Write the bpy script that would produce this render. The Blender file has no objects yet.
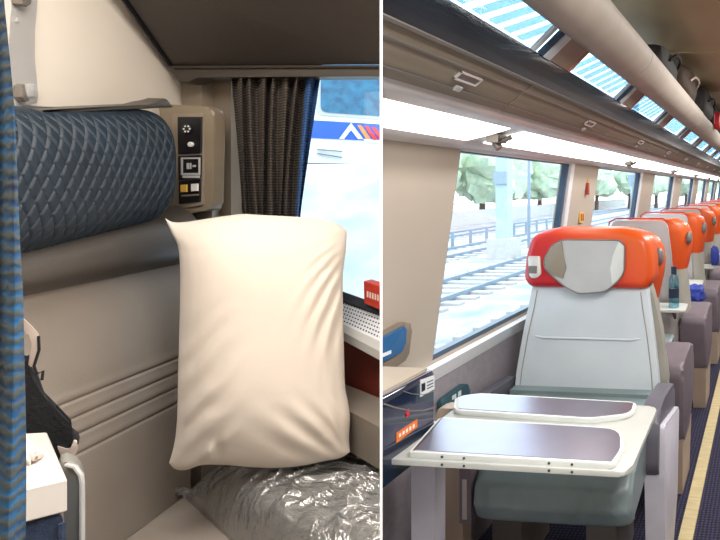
import bpy, bmesh, math, random
from mathutils import Vector, Matrix, noise
random.seed(7)
SC = bpy.context.scene
COL = SC.collection
PI = math.pi
# ------------------------------------------------------------------ camera model
F, CX, CY, H, YAW = 550.0, 711.0, 188.0, 1.4, math.radians(5.6)
cy_, sy_ = math.cos(YAW), math.sin(YAW)
def C(u, d, z):                       # compartment frame (u right, d deep) -> world
    return Vector((cy_*u - sy_*d, sy_*u + cy_*d, z))
def at(px, py, d):                    # a measured picture point at a known depth
    return C((px-CX)/F*d, d, H-(py-CY)/F*d)
def ud(px, d): return (px-CX)/F*d
def zz(py, d): return H-(py-CY)/F*d
def hz(px, py, Z):
    return at(px, py, (H-Z)*F/(py-CY))
def hx(px, py, X):
    r = at(px, py, 1.0); r.z -= H
    k = X/r.x
    return Vector((r.x*k, r.y*k, H+r.z*k))
cam_d = bpy.data.cameras.new('camera'); cam = bpy.data.objects.new('camera', cam_d); COL.objects.link(cam)
cam.location = (0, 0, H); cam.rotation_euler = (PI/2, 0, YAW)
cam_d.sensor_width = 36; cam_d.sensor_fit = 'HORIZONTAL'; cam_d.lens = 36*F/720
cam_d.shift_x = (360-CX)/720; cam_d.shift_y = (CY-270)/720
cam_d.clip_start = 0.05; cam_d.clip_end = 300
SC.camera = cam

# ------------------------------------------------------------------ materials
def lin(c):
    if isinstance(c, str):
        c = tuple(int(c[i:i+2], 16)/255 for i in (0, 2, 4))
    return tuple((x/12.92 if x <= .04045 else ((x+.055)/1.055)**2.4) for x in c) + (1,)
def base_mat(name):
    m = bpy.data.materials.new(name); m.use_nodes = True
    nt = m.node_tree; b = nt.nodes['Principled BSDF']
    return m, nt, b
def N(nt, t, **kw):
    n = nt.nodes.new(t)
    for k, v in kw.items():
        if k in n.inputs: n.inputs[k].default_value = v
        else: setattr(n, k, v)
    return n
def mat(name, col, rough=.5, metal=0, col2=None, nscale=8, bump=0, bscale=60, spec=.5, coat=0, stretch=None, sheen=0, detail=3):
    m, nt, b = base_mat(name)
    b.inputs['Base Color'].default_value = lin(col)
    b.inputs['Roughness'].default_value = rough; b.inputs['Metallic'].default_value = metal
    b.inputs['Specular IOR Level'].default_value = spec
    b.inputs['Coat Weight'].default_value = coat
    b.inputs['Sheen Weight'].default_value = sheen
    tc = N(nt, 'ShaderNodeTexCoord'); src = tc.outputs['Object']
    if stretch:
        mp = N(nt, 'ShaderNodeMapping'); mp.inputs['Scale'].default_value = stretch
        nt.links.new(src, mp.inputs['Vector']); src = mp.outputs['Vector']
    n = N(nt, 'ShaderNodeTexNoise', Scale=nscale, Detail=detail); nt.links.new(src, n.inputs['Vector'])
    cr = N(nt, 'ShaderNodeValToRGB'); nt.links.new(n.outputs['Fac'], cr.inputs['Fac'])
    cr.color_ramp.elements[0].position = .35; cr.color_ramp.elements[1].position = .65
    a = lin(col); c2 = lin(col2) if col2 else tuple(x*.9 for x in a[:3])+(1,)
    cr.color_ramp.elements[0].color = c2; cr.color_ramp.elements[1].color = a
    nt.links.new(cr.outputs['Color'], b.inputs['Base Color'])
    if bump:
        n2 = N(nt, 'ShaderNodeTexNoise', Scale=bscale, Detail=4); nt.links.new(src, n2.inputs['Vector'])
        bp = N(nt, 'ShaderNodeBump', Strength=bump, Distance=.01); nt.links.new(n2.outputs['Fac'], bp.inputs['Height'])
        nt.links.new(bp.outputs['Normal'], b.inputs['Normal'])
    return m
def emis(name, col, s):
    m, nt, b = base_mat(name)
    b.inputs['Base Color'].default_value = lin(col)
    b.inputs['Emission Color'].default_value = lin(col); b.inputs['Emission Strength'].default_value = s
    return m
def glass(name, tint='f4fbff', gl=.07, rough=.02):
    m, nt, b = base_mat(name); nt.nodes.remove(b)
    out = nt.nodes['Material Output']
    t = N(nt, 'ShaderNodeBsdfTransparent'); t.inputs['Color'].default_value = lin(tint)
    g = N(nt, 'ShaderNodeBsdfGlossy', Roughness=rough)
    mx = N(nt, 'ShaderNodeMixShader'); mx.inputs[0].default_value = gl
    nt.links.new(t.outputs[0], mx.inputs[1]); nt.links.new(g.outputs[0], mx.inputs[2]); nt.links.new(mx.outputs[0], out.inputs[0])
    return m
def ramp_mat(name, axis, stops, rough=.45, coat=0, lo=0, hi=1, gen=False, bump=0):
    """colour ramp running along one axis of the piece"""
    m, nt, b = base_mat(name)
    tc = N(nt, 'ShaderNodeTexCoord'); sp = N(nt, 'ShaderNodeSeparateXYZ')
    nt.links.new(tc.outputs['Generated' if gen else 'Object'], sp.inputs[0])
    mr = N(nt, 'ShaderNodeMapRange'); mr.inputs[1].default_value = lo; mr.inputs[2].default_value = hi
    nt.links.new(sp.outputs[axis], mr.inputs[0])
    cr = N(nt, 'ShaderNodeValToRGB'); nt.links.new(mr.outputs[0], cr.inputs['Fac'])
    els = cr.color_ramp.elements
    els[0].position, els[0].color = stops[0][0], lin(stops[0][1])
    els[1].position, els[1].color = stops[-1][0], lin(stops[-1][1])
    for p, c in stops[1:-1]:
        e = els.new(p); e.color = lin(c)
    nt.links.new(cr.outputs['Color'], b.inputs['Base Color'])
    b.inputs['Roughness'].default_value = rough; b.inputs['Coat Weight'].default_value = coat
    return m
def weave(name, cols, scale, axis='Z', rough=.9, nscale=6, dist=2.0):
    """woven cloth: fine threads over slow colour patches"""
    m, nt, b = base_mat(name)
    tc = N(nt, 'ShaderNodeTexCoord')
    w = N(nt, 'ShaderNodeTexWave', Scale=scale, Distortion=dist); w.bands_direction = axis; w.inputs['Detail'].default_value = 2
    w.inputs['Detail Scale'].default_value = 3
    n = N(nt, 'ShaderNodeTexNoise', Scale=nscale, Detail=4)
    nt.links.new(tc.outputs['Object'], w.inputs['Vector']); nt.links.new(tc.outputs['Object'], n.inputs['Vector'])
    cr = N(nt, 'ShaderNodeValToRGB'); nt.links.new(n.outputs['Fac'], cr.inputs['Fac'])
    els = cr.color_ramp.elements
    els[0].position, els[0].color = .36, lin(cols[0]); els[1].position, els[1].color = .64, lin(cols[1])
    mx = N(nt, 'ShaderNodeMixRGB'); nt.links.new(w.outputs['Fac'], mx.inputs[0])
    nt.links.new(cr.outputs['Color'], mx.inputs[1]); mx.inputs[2].default_value = lin(cols[2])
    nt.links.new(mx.outputs[0], b.inputs['Base Color']); b.inputs['Roughness'].default_value = rough
    bp = N(nt, 'ShaderNodeBump', Strength=.4, Distance=.002); nt.links.new(w.outputs['Fac'], bp.inputs['Height'])
    nt.links.new(bp.outputs['Normal'], b.inputs['Normal'])
    return m

M = {}
M['cream_wall'] = mat('cream_wall', 'f3e9db', .5, nscale=3, col2='eee3d3')
M['beige_trim'] = mat('beige_trim', '8d8070', .45)
M['unit_beige'] = mat('unit_beige', '847764', .4, coat=.1)
M['bunk'] = mat('bunk', '352e29', .5, nscale=40, bump=.15, bscale=200)
M['bunk_edge'] = mat('bunk_edge', '3a332d', .4)
M['quilt'] = mat('quilt', '182734', .58, nscale=5, col2='13202b', sheen=0)
M['bolster'] = mat('bolster', '4f4a45', .42, nscale=4, bump=.1, bscale=300)
M['tan_leather'] = mat('tan_leather', 'a39a90', .5, nscale=4, col2='9a8f84', bump=.08, bscale=260)
M['black_plastic'] = mat('black_plastic', '17161a', .3)
M['steel'] = mat('steel', 'e6e4e0', .3, metal=.45)
M['strip_metal'] = mat('strip_metal', 'cfccc8', .4, metal=.35, coat=.3)
M['white_plastic'] = mat('white_plastic', 'e9e6e0', .4)
M['pillow'] = mat('pillow', 'e0d5c8', .85, nscale=3, col2='ddd1c3', bump=.15, bscale=14, sheen=.2)
M['duvet'] = mat('duvet', 'a0a5a4', .8, nscale=3, col2='8a8f8e', bump=.2, bscale=12)
M['vent_grey'] = mat('vent_grey', 'b9b9b6', .45)
M['dark_frame'] = mat('dark_frame', '2c2d33', .4)
M['red_brown'] = mat('red_brown', '7a3226', .6)
M['ledge_grey'] = mat('ledge_grey', '81786e', .45)
M['matchbox'] = mat('matchbox', 'c43a25', .45, nscale=60, col2='b03020')
M['paper'] = mat('paper', 'f1efe8', .7)
M['carton'] = mat('carton', 'd6d0c8', .7)
M['vent_pale'] = mat('vent_pale', 'e4e7ea', .4)
M['yellow'] = mat('yellow', 'e0b24c', .5)
M['black_cloth'] = mat('black_cloth', '1d1f24', .8, nscale=20, bump=.3, bscale=120)
M['denim'] = mat('denim', '2e3c55', .85, nscale=90, col2='22304a', bump=.3, bscale=300)
M['cream_cloth'] = mat('cream_cloth', 'd8c8bd', .7)
M['arm_grey'] = mat('arm_grey', '9a9a94', .35)
M['win_curtain'] = weave('win_curtain', ('1b1716', '2a2421', '5c5249'), 42, 'Z', nscale=14, dist=1.0)
M['blue_hem'] = weave('blue_hem', ('1d3558', '25456f', '34619a'), 42, 'Z', nscale=14, dist=1.0)
M['blue_curtain'] = weave('blue_curtain', ('0e2c50', '1f6496', '4c5450'), 24, 'Z', nscale=16, dist=3.5)
M['glass'] = glass('glass')
M['train_white'] = mat('train_white', 'eef1f4', .35)
M['train_blue'] = mat('train_blue', '2f5fd0', .35)
M['train_glass'] = mat('train_glass', '1f6a88', .15, col2='15496a', nscale=14, coat=0)
M['logo_orange'] = mat('logo_orange', 'e09048', .5)
M['logo_red'] = mat('logo_red', 'd23a48', .5)
M['snow'] = mat('snow', 'd2d8dc', .9, nscale=2.2, col2='aab8c2', bump=.3, bscale=4, detail=6)
# coach
M['coach_wall'] = mat('coach_wall', 'b6ab9e', .55, nscale=2, col2='b1a698')
M['sill_white'] = mat('sill_white', 'fbfbfd', .3, col2='f6f6fa')
M['lower_wall'] = mat('lower_wall', 'a39ca2', .7, nscale=50, col2='9a949b', bump=.15, bscale=200)
M['carpet'] = None
M['frame_dark'] = mat('frame_dark', '3a5068', .35)
M['frame_light'] = mat('frame_light', 'dfe3e8', .4)
M['cove'] = mat('cove', 'cfc9c6', .4, coat=.2)
M['light'] = emis('light', 'fffaf2', 3.2)
M['bin'] = mat('bin', '8a8070', .55, nscale=20, stretch=(1, .15, 4), col2='7e7464')
M['bin_dark'] = mat('bin_dark', '12161e', .25, col2='1a2029', nscale=4, coat=.2)
M['gunmetal'] = mat('gunmetal', '7d7770', .35, metal=.3)
M['rail'] = mat('rail', 'c9beb0', .6)
M['ceiling'] = mat('ceiling', 'b3976f', .5, nscale=1.5, col2='a3855f')
M['reflected_post_tan'] = mat('reflected_post_tan', 'a98f7c', .4, coat=.3)
M['reflected_edge_red'] = mat('reflected_edge_red', 'c9826c', .4)
M['seat_leather'] = mat('seat_leather', 'cdd6dc', .42, nscale=5, col2='c6cfd6', bump=.06, bscale=240)
M['cushion_leather'] = mat('cushion_leather', '7d8c8d', .36, nscale=5, col2='748384', bump=.12, bscale=40)
M['pad_grey'] = mat('pad_grey', 'b7babb', .5)
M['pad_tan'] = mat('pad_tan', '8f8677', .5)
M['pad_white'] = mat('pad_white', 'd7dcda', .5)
M['orange'] = ramp_mat('orange', 0, [(0, 'b8141f'), (.35, 'c8261a'), (.62, 'd84a12'), (1, 'da560e')], .4, .15, -.27, .22)  # red at the bottom and window side, orange towards top and aisle
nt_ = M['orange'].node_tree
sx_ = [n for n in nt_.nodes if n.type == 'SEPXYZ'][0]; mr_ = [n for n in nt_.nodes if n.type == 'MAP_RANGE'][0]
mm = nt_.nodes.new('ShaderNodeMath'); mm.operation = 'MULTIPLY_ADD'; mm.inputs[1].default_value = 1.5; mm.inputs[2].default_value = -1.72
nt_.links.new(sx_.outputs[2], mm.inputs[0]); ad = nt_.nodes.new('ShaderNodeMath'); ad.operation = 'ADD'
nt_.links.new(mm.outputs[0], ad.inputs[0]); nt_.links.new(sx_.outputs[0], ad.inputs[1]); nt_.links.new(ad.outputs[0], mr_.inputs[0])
M['wing_orange'] = ramp_mat('wing_orange', 2, [(0, 'c0400e'), (1, 'd4560f')], .45, .1, .85, 1.2)
M['red_trim'] = mat('red_trim', 'b81e30', .4)
M['shell'] = mat('shell', 'bdb5b0', .45)
M['shell_side'] = mat('shell_side', '9d9a90', .5)
M['rear_panel'] = mat('rear_panel', 'b9b3b4', .45)
M['grip_grey'] = mat('grip_grey', '77726f', .5)
M['arm_pad'] = mat('arm_pad', '5d6068', .45, col2='66626c')
M['arm_mauve'] = mat('arm_mauve', '756a71', .5, col2='6c6168')
M['ped_white'] = mat('ped_white', 'cdcbd6', .45)
M['ped_beige'] = mat('ped_beige', 'b3a08e', .5)
M['tab_base'] = mat('tab_base', 'c2c5bf', .35)
M['tab_rim'] = mat('tab_rim', 'd8dcd9', .35)
M['tab_top'] = mat('tab_top', '918e9c', .28, metal=.75, col2='9694a2')
M['screw'] = mat('screw', '4c4c4c', .4, metal=.6)
M['navy'] = mat('navy', '0d1a33', .12, coat=.8, col2='0f2038')
M['console_top'] = mat('console_top', 'b9ad9c', .5)
M['sticker'] = mat('sticker', 'dde3e6', .5)
M['orange_label'] = mat('orange_label', 'e8772a', .5)
M['red_mark'] = mat('red_mark', 'd02030', .5)
M['pouch_blue'] = mat('pouch_blue', '1d5d92', .5)
M['pouch_tan'] = mat('pouch_tan', '7e7365', .6)
M['teal'] = mat('teal', '2f5560', .5)
M['aisle_strip'] = mat('aisle_strip', 'c9b98c', .5, nscale=8, stretch=(1, 8, 1), col2='b5a57a')
M['bottle'] = glass('bottle', 'a9dcea', .18, .05)
M['bottle_cap'] = mat('bottle_cap', '1d3048', .4)
M['bag_blue'] = mat('bag_blue', '2c3f9c', .6, bump=.3, bscale=40)
M['bag_black'] = mat('bag_black', '1f1d1c', .7, bump=.4, bscale=25, col2='2c2825')
M['bag_brown'] = mat('bag_brown', '4a3a2c', .7, bump=.4, bscale=25)
M['bag_red'] = mat('bag_red', 'd8202a', .5)
M['concrete'] = mat('concrete', 'b8b6b2', .9)
M['rail_steel'] = mat('rail_steel', '8493a2', .4, metal=.5)
M['ballast'] = mat('ballast', 'bfa9a2', .95, nscale=.9, col2='8595a0', bump=.6, bscale=12, detail=8)
M['mast'] = mat('mast', '9fb4be', .5)
M['leaf'] = mat('leaf', 'c8cfb0', .9, nscale=3, col2='a6bfaa', bump=.8, bscale=6)
M['partition'] = mat('partition', 'ffffff', .6, col2='ffffff')
M['hammer'] = mat('hammer', '9a3a2c', .5)
M['reflected_slat'] = glass('reflected_slat', 'cbd9e2', .12, .2)

def carpet_mat():
    m, nt, b = base_mat('carpet')
    tc = N(nt, 'ShaderNodeTexCoord'); v = N(nt, 'ShaderNodeTexVoronoi', Scale=60); v.inputs['Randomness'].default_value = .15
    n = N(nt, 'ShaderNodeTexNoise', Scale=3)
    nt.links.new(tc.outputs['Object'], v.inputs['Vector']); nt.links.new(tc.outputs['Object'], n.inputs['Vector'])
    cr = N(nt, 'ShaderNodeValToRGB'); nt.links.new(v.outputs['Distance'], cr.inputs['Fac'])
    cr.color_ramp.elements[0].position = .2; cr.color_ramp.elements[0].color = lin('3a3c60')
    cr.color_ramp.elements[1].position = .4; cr.color_ramp.elements[1].color = lin('1b1524')
    nt.links.new(cr.outputs['Color'], b.inputs['Base Color']); b.inputs['Roughness'].default_value = .95
    return m
M['carpet'] = carpet_mat()
def plastic_mat():
    m, nt, b = base_mat('plastic_film'); nt.nodes.remove(b)
    out = nt.nodes['Material Output']
    tc = N(nt, 'ShaderNodeTexCoord')
    mp = N(nt, 'ShaderNodeMapping'); mp.inputs['Scale'].default_value = (1, 2.6, 1); mp.inputs['Rotation'].default_value = (0, 0, .7)
    nt.links.new(tc.outputs['Object'], mp.inputs['Vector'])
    n = N(nt, 'ShaderNodeTexNoise', Scale=7, Detail=4, Roughness=.55, Distortion=1.6)
    nt.links.new(mp.outputs[0], n.inputs['Vector'])
    bp = N(nt, 'ShaderNodeBump', Strength=.7, Distance=.05); nt.links.new(n.outputs['Fac'], bp.inputs['Height'])
    g = N(nt, 'ShaderNodeBsdfGlossy', Roughness=.07); nt.links.new(bp.outputs['Normal'], g.inputs['Normal'])
    t = N(nt, 'ShaderNodeBsdfTransparent'); t.inputs['Color'].default_value = (.93, .93, .93, 1)
    lw = N(nt, 'ShaderNodeLayerWeight', Blend=.25); nt.links.new(bp.outputs['Normal'], lw.inputs['Normal'])
    ma = N(nt, 'ShaderNodeMath', operation='MULTIPLY_ADD'); ma.inputs[1].default_value = .7; ma.inputs[2].default_value = .30
    nt.links.new(lw.outputs['Fresnel'], ma.inputs[0])
    df = N(nt, 'ShaderNodeBsdfDiffuse'); df.inputs['Color'].default_value = (.8, .8, .8, 1); nt.links.new(bp.outputs['Normal'], df.inputs['Normal'])
    m0 = N(nt, 'ShaderNodeMixShader'); m0.inputs[0].default_value = .20; nt.links.new(t.outputs[0], m0.inputs[1]); nt.links.new(df.outputs[0], m0.inputs[2])
    mx = N(nt, 'ShaderNodeMixShader'); nt.links.new(ma.outputs[0], mx.inputs[0])
    nt.links.new(m0.outputs[0], mx.inputs[1]); nt.links.new(g.outputs[0], mx.inputs[2]); nt.links.new(mx.outputs[0], out.inputs[0])
    return m
M['plastic_film'] = plastic_mat()

# ------------------------------------------------------------------ mesh helpers
def B(): return bmesh.new()
PARTN = None
def cut(bm, side):                     # keep one side of the dividing wall; side=+1 coach, -1 compartment
    p = C(0, 0, 0); dirv = C(ud(381.2, 1), 1, 0); nrm = Vector((dirv.y, -dirv.x, 0)).normalized()
    if side > 0:
        co, no = p + nrm*.0021, -nrm
    else:
        co, no = p - nrm*.0021, nrm
    co = co + Vector((0, 0, 0))
    r = bmesh.ops.bisect_plane(bm, geom=bm.verts[:]+bm.edges[:]+bm.faces[:], dist=1e-6, plane_co=co, plane_no=no, clear_outer=True)
    ed = [e for e in r['geom_cut'] if isinstance(e, bmesh.types.BMEdge)]
    if ed:
        try: bmesh.ops.holes_fill(bm, edges=ed, sides=0)
        except Exception: pass
    return bm
def box(bm, lo, hi, T=None):
    vs = []
    for z in (lo[2], hi[2]):
        for (x, y) in ((lo[0], lo[1]), (hi[0], lo[1]), (hi[0], hi[1]), (lo[0], hi[1])):
            p = Vector((x, y, z)); vs.append(bm.verts.new(T(p) if T else p))
    for f in ((3, 2, 1, 0), (4, 5, 6, 7), (0, 1, 5, 4), (1, 2, 6, 5), (2, 3, 7, 6), (3, 0, 4, 7)):
        bm.faces.new([vs[i] for i in f])
    return vs
def hexa(bm, pts):
    vs = [bm.verts.new(p) for p in pts]
    for f in ((3, 2, 1, 0), (4, 5, 6, 7), (0, 1, 5, 4), (1, 2, 6, 5), (2, 3, 7, 6), (3, 0, 4, 7)):
        bm.faces.new([vs[i] for i in f])
def prism(bm, pts, vec, bev=0, seg=2):
    vec = Vector(vec); pts = [Vector(p) for p in pts]
    a = [bm.verts.new(p) for p in pts]; b = [bm.verts.new(p+vec) for p in pts]
    n = len(pts)
    fs = [bm.faces.new(a), bm.faces.new(list(reversed(b)))]
    for i in range(n):
        fs.append(bm.faces.new((a[(i+1) % n], a[i], b[i], b[(i+1) % n])))
    if bev:
        ed = list({e for f in fs[:2] for e in f.edges})
        bmesh.ops.bevel(bm, geom=ed, offset=bev, segments=seg, affect='EDGES', profile=.5)
def bevel_all(bm, w, seg=2, ang=30):
    ed = [e for e in bm.edges if len(e.link_faces) == 2 and e.calc_face_angle(0) > math.radians(ang)]
    bmesh.ops.bevel(bm, geom=ed, offset=w, segments=seg, affect='EDGES', profile=.5)
def roundpoly(pts, r, seg=4):
    out = []; n = len(pts)
    for i in range(n):
        p0, p1, p2 = Vector(pts[i-1]), Vector(pts[i]), Vector(pts[(i+1) % n])
        rr = r[i] if isinstance(r, (list, tuple)) else r
        a = (p0-p1); b = (p2-p1); rr = min(rr, a.length*.48, b.length*.48)
        if rr < 1e-5: out.append(p1); continue
        q0 = p1+a.normalized()*rr; q2 = p1+b.normalized()*rr
        for k in range(seg+1):
            t = k/seg; out.append(q0*(1-t)**2 + p1*2*t*(1-t) + q2*t*t)
    return out
def tube(bm, pts, r, n=10, cap=True):
    pts = [Vector(p) for p in pts]; rings = []
    for i, p in enumerate(pts):
        t = (pts[min(i+1, len(pts)-1)]-pts[max(i-1, 0)]).normalized()
        up = Vector((0, 0, 1)) if abs(t.z) < .9 else Vector((1, 0, 0))
        a = t.cross(up).normalized(); b = t.cross(a).normalized()
        rr = r[i] if isinstance(r, (list, tuple)) else r
        rings.append([bm.verts.new(p+(a*math.cos(2*PI*k/n)+b*math.sin(2*PI*k/n))*rr) for k in range(n)])
    for i in range(len(rings)-1):
        for k in range(n):
            bm.faces.new((rings[i][k], rings[i][(k+1) % n], rings[i+1][(k+1) % n], rings[i+1][k]))
    if cap:
        bm.faces.new(list(reversed(rings[0]))); bm.faces.new(rings[-1])
def solid(bm, front, back, nu, nv):
    """closed soft body from a front and a back surface sharing nothing but their border"""
    A = [[bm.verts.new(front(i/nu, j/nv)) for j in range(nv+1)] for i in range(nu+1)]
    K = [[bm.verts.new(back(i/nu, j/nv)) for j in range(nv+1)] for i in range(nu+1)]
    for i in range(nu):
        for j in range(nv):
            bm.faces.new((A[i][j], A[i+1][j], A[i+1][j+1], A[i][j+1]))
            bm.faces.new((K[i][j+1], K[i+1][j+1], K[i+1][j], K[i][j]))
    for i in range(nu):
        bm.faces.new((A[i+1][0], A[i][0], K[i][0], K[i+1][0])); bm.faces.new((A[i][nv], A[i+1][nv], K[i+1][nv], K[i][nv]))
    for j in range(nv):
        bm.faces.new((A[0][j], A[0][j+1], K[0][j+1], K[0][j])); bm.faces.new((A[nu][j+1], A[nu][j], K[nu][j], K[nu][j+1]))
    bmesh.ops.remove_doubles(bm, verts=bm.verts[:], dist=1e-5)
def worldloc(o):
    p = Vector((0, 0, 0))
    while o: p += o.location; o = o.parent
    return p
def obj(name, bm, m, parent=None, smooth=True, side=0, origin=True, keep=False):
    if side: cut(bm, side)
    bmesh.ops.recalc_face_normals(bm, faces=bm.faces[:])
    me = bpy.data.meshes.new(name)
    vs = [v.co for v in bm.verts]
    if parent is None and origin and vs and not keep:
        lo = Vector([min(v[i] for v in vs) for i in range(3)]); hi = Vector([max(v[i] for v in vs) for i in range(3)])
        loc = Vector(((lo.x+hi.x)/2, (lo.y+hi.y)/2, lo.z))
    else: loc = Vector((0, 0, 0)) if parent is None else worldloc(parent)
    bmesh.ops.translate(bm, verts=bm.verts[:], vec=-loc)
    bm.to_mesh(me); bm.free()
    o = bpy.data.objects.new(name, me); COL.objects.link(o)
    if parent is None: o.location = loc
    else: o.parent = parent
    me.materials.append(M[m] if isinstance(m, str) else m)
    if smooth:
        for p in me.polygons: p.use_smooth = True
        try: me.set_sharp_from_angle(angle=math.radians(38))
        except Exception: pass
    return o
def tag(o, label, cat, group=None, kind=None):
    o['label'] = label
    o['category'] = cat
    if group: o['group'] = group
    if kind: o['kind'] = kind
    return o
def thing(name, loc, label, cat, group=None):
    o = bpy.data.objects.new(name, None); COL.objects.link(o); o.location = loc
    o.empty_display_size = .05
    return tag(o, label, cat, group)
def struct(name, bm, m, parent=None, side=0, smooth=False):
    o = obj(name, bm, m, parent, smooth, side)
    if parent is None: o['kind'] = 'structure'
    return o
def dup(root, loc=None, rotz=None, label=None, group=None):
    r = root.copy(); COL.objects.link(r)
    if loc is not None: r.location = loc
    if rotz is not None: r.rotation_euler = (0, 0, rotz)
    if label: r['label'] = label
    if group: r['group'] = group
    for ch in list(root.children):
        c = ch.copy(); COL.objects.link(c); c.parent = r
        for g in list(ch.children):
            d = g.copy(); COL.objects.link(d); d.parent = c
    return r

# ================================================================== THE DIVIDING WALL
b = B()
dv = C(ud(381.2, 1), 1, 0); dv.z = 0; nv_ = Vector((dv.y, -dv.x, 0)).normalized()
p0, p1 = dv*.9, dv*1.78
t = nv_*.0019
hexa(b, [p0-t, p0+t, p1+t, p1-t] + [q+Vector((0, 0, 2.2)) for q in (p0-t, p0+t, p1+t, p1-t)])
struct('wall_partition', b, 'partition')

# ================================================================== SHELL
b = B(); box(b, (-1.16, -1.6, -.05), (1.6, 16, 0)); struct('floor', b, 'carpet', side=1)
b = B(); box(b, (-4.2, -1.6, -.05), (1.6, 1.2, 0)); struct('floor', b, 'carpet', side=-1)
b = B(); box(b, (-.93, -1.6, 2.2), (1.6, 16, 2.25))
for k in range(12): box(b, (-.9, .6+k*1.3, 2.192), (1.5, .606+k*1.3, 2.2))
struct('ceiling', b, 'ceiling', side=1)
b = B(); box(b, (-4.2, -1.6, 2.2), (1.6, 3, 2.25))
struct('ceiling', b, 'cream_wall', side=-1)
b = B(); box(b, (1.6, -1.6, 0), (1.65, 16, 2.2)); struct('wall_right', b, 'coach_wall')
b = B(); box(b, (-4.2, -1.65, 0), (1.65, -1.6, 2.2)); struct('wall_near', b, 'cream_wall')
b = B(); box(b, (-1.2, 16, 0), (1.65, 16.05, 2.2)); struct('wall_back', b, 'coach_wall')

# ------------------------------------------------------------------ coach window wall (leans in towards the top)
def wx(z): return -1.12 + (z-.82)*(.10/.70) if z > .82 else -1.12-(.82-z)*.02
WINS = [(1.76, 2.80), (3.31, 4.45), (5.05, 6.10), (6.75, 7.8), (8.45, 9.5), (10.1, 11.2), (11.8, 12.9), (13.5, 14.6)]
ZB, ZT = .815, 1.525
def wallbit(bm, y0, y1, z0, z1, th=.05, off=0):
    hexa(bm, [(wx(z0)+off, y0, z0), (wx(z0)+off, y1, z0), (wx(z0)+off-th, y1, z0), (wx(z0)+off-th, y0, z0),
              (wx(z1)+off, y0, z1), (wx(z1)+off, y1, z1), (wx(z1)+off-th, y1, z1), (wx(z1)+off-th, y0, z1)])
b = B()
ys = 1.0
for (a, c) in WINS + [(16, 16)]:
    wallbit(b, ys, a, ZB, ZT); ys = c
wallbit(b, 1.0, 16, ZT, 1.60)
wallbit(b, 1.0, 16, .80, ZB)
struct('wall_left', b, 'coach_wall', side=1)
b = B(); wallbit(b, 1.0, 16, 0, .80); 
struct('trim_dado', b, 'lower_wall', side=1)
b = B(); 
hexa(b, [(wx(.745), 1.60, .745), (wx(.745)+.006, 1.60, .745), (wx(.745)+.006, 16, .745), (wx(.745), 16, .745),
         (wx(.8)-.03, 1.60, .806), (wx(.8)+.028, 1.60, .80), (wx(.8)+.028, 16, .80), (wx(.8)-.03, 16, .806)])
struct('trim_sill', b, 'sill_white', side=1)
for i, (a, c) in enumerate(WINS):
    w = bpy.data.objects.new('window_%d' % (i+1), None); COL.objects.link(w); w.location = (-1.12, (a+c)/2, ZB); w['kind'] = 'structure'
    b = B(); wallbit(b, a, c, ZB, ZT, .004, -.035); obj('pane', b, 'glass', w, False)
    b = B(); wallbit(b, c-.02, c, ZB, ZT, .03, -.004); wallbit(b, a, c, ZB, ZB+.018, .03, -.004); wallbit(b, a, a+.008, ZB, ZT, .03, -.004); wallbit(b, a, c, ZT-.004, ZT, .03, -.004)
    obj('gasket', b, 'frame_dark', w, False)
    b = B(); wallbit(b, c, c+.05, ZB, ZT+.01, .03, .012); wallbit(b, a-.0, c+.05, ZT, ZT+.012, .03, .010)
    obj('window_frame', b, 'frame_light', w, False)

# ------------------------------------------------------------------ ceiling light strip, bins, rack
def strip(bm, prof, y0, y1, th=.004):
    """long extrusion of an (x, z) profile with thickness th towards the wall/up"""
    n = len(prof); P = [Vector((p[0], 0, p[1])) for p in prof]
    off = []
    for i in range(n):
        t_ = (P[min(i+1, n-1)]-P[max(i-1, 0)]).normalized(); off.append(Vector((-t_.z, 0, t_.x))*th)
    loop = P + [P[i]+off[i] for i in reversed(range(n))]
    a = [bm.verts.new((p.x, y0, p.z)) for p in loop]; c = [bm.verts.new((p.x, y1, p.z)) for p in loop]
    m_ = len(loop)
    for i in range(n-1):
        j = m_-1-i
        bm.faces.new((a[i], a[i+1], a[j-1], a[j])); bm.faces.new((c[i+1], c[i], c[j], c[j-1]))
    for i in range(m_):
        bm.faces.new((a[(i+1) % m_], a[i], c[i], c[(i+1) % m_]))
b = B()
strip(b, [(-1.012, 1.530), (-.992, 1.538), (-.965, 1.543), (-.955, 1.552)], 1.0, 16, .006)
strip(b, [(-.805, 1.590), (-.79, 1.588), (-.76, 1.594), (-.735, 1.603), (-.728, 1.614)], .6, 16, .006)
struct('trim_cove', b, 'cove', side=1, smooth=True)
ly = [(.3, 1.68)] + [(1.79+1.72*k, 1.79+1.72*k+1.66) for k in range(9)]
for i, (a, c) in enumerate(ly):
    L = thing('ceiling_light', (-.88, max(a, 1.1), 1.57), '', 'light', 'white strip lights under the luggage bins')
    L['label'] = ['glowing white strip light panel nearest the dividing white line, above the blank wall',
                  'long glowing white strip light panel above the first coach window'][i] if i < 2 else \
        ['strip light panel of glowing white above the second coach window', 'strip light panel of glowing white above the third coach window'][i-2] if i < 4 else 'distant glowing white strip light panel towards the far end of the coach'
    b = B(); strip(b, [(-.953, 1.552), (-.88, 1.568), (-.807, 1.588)], a, c, .005)
    obj('diffuser', b, 'light', L, False, side=1)
b = B()
strip(b, [(-.953, 1.556), (-.807, 1.592)], .3, 16, .02)
struct('trim_light_backing', b, 'cove', side=1)
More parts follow.
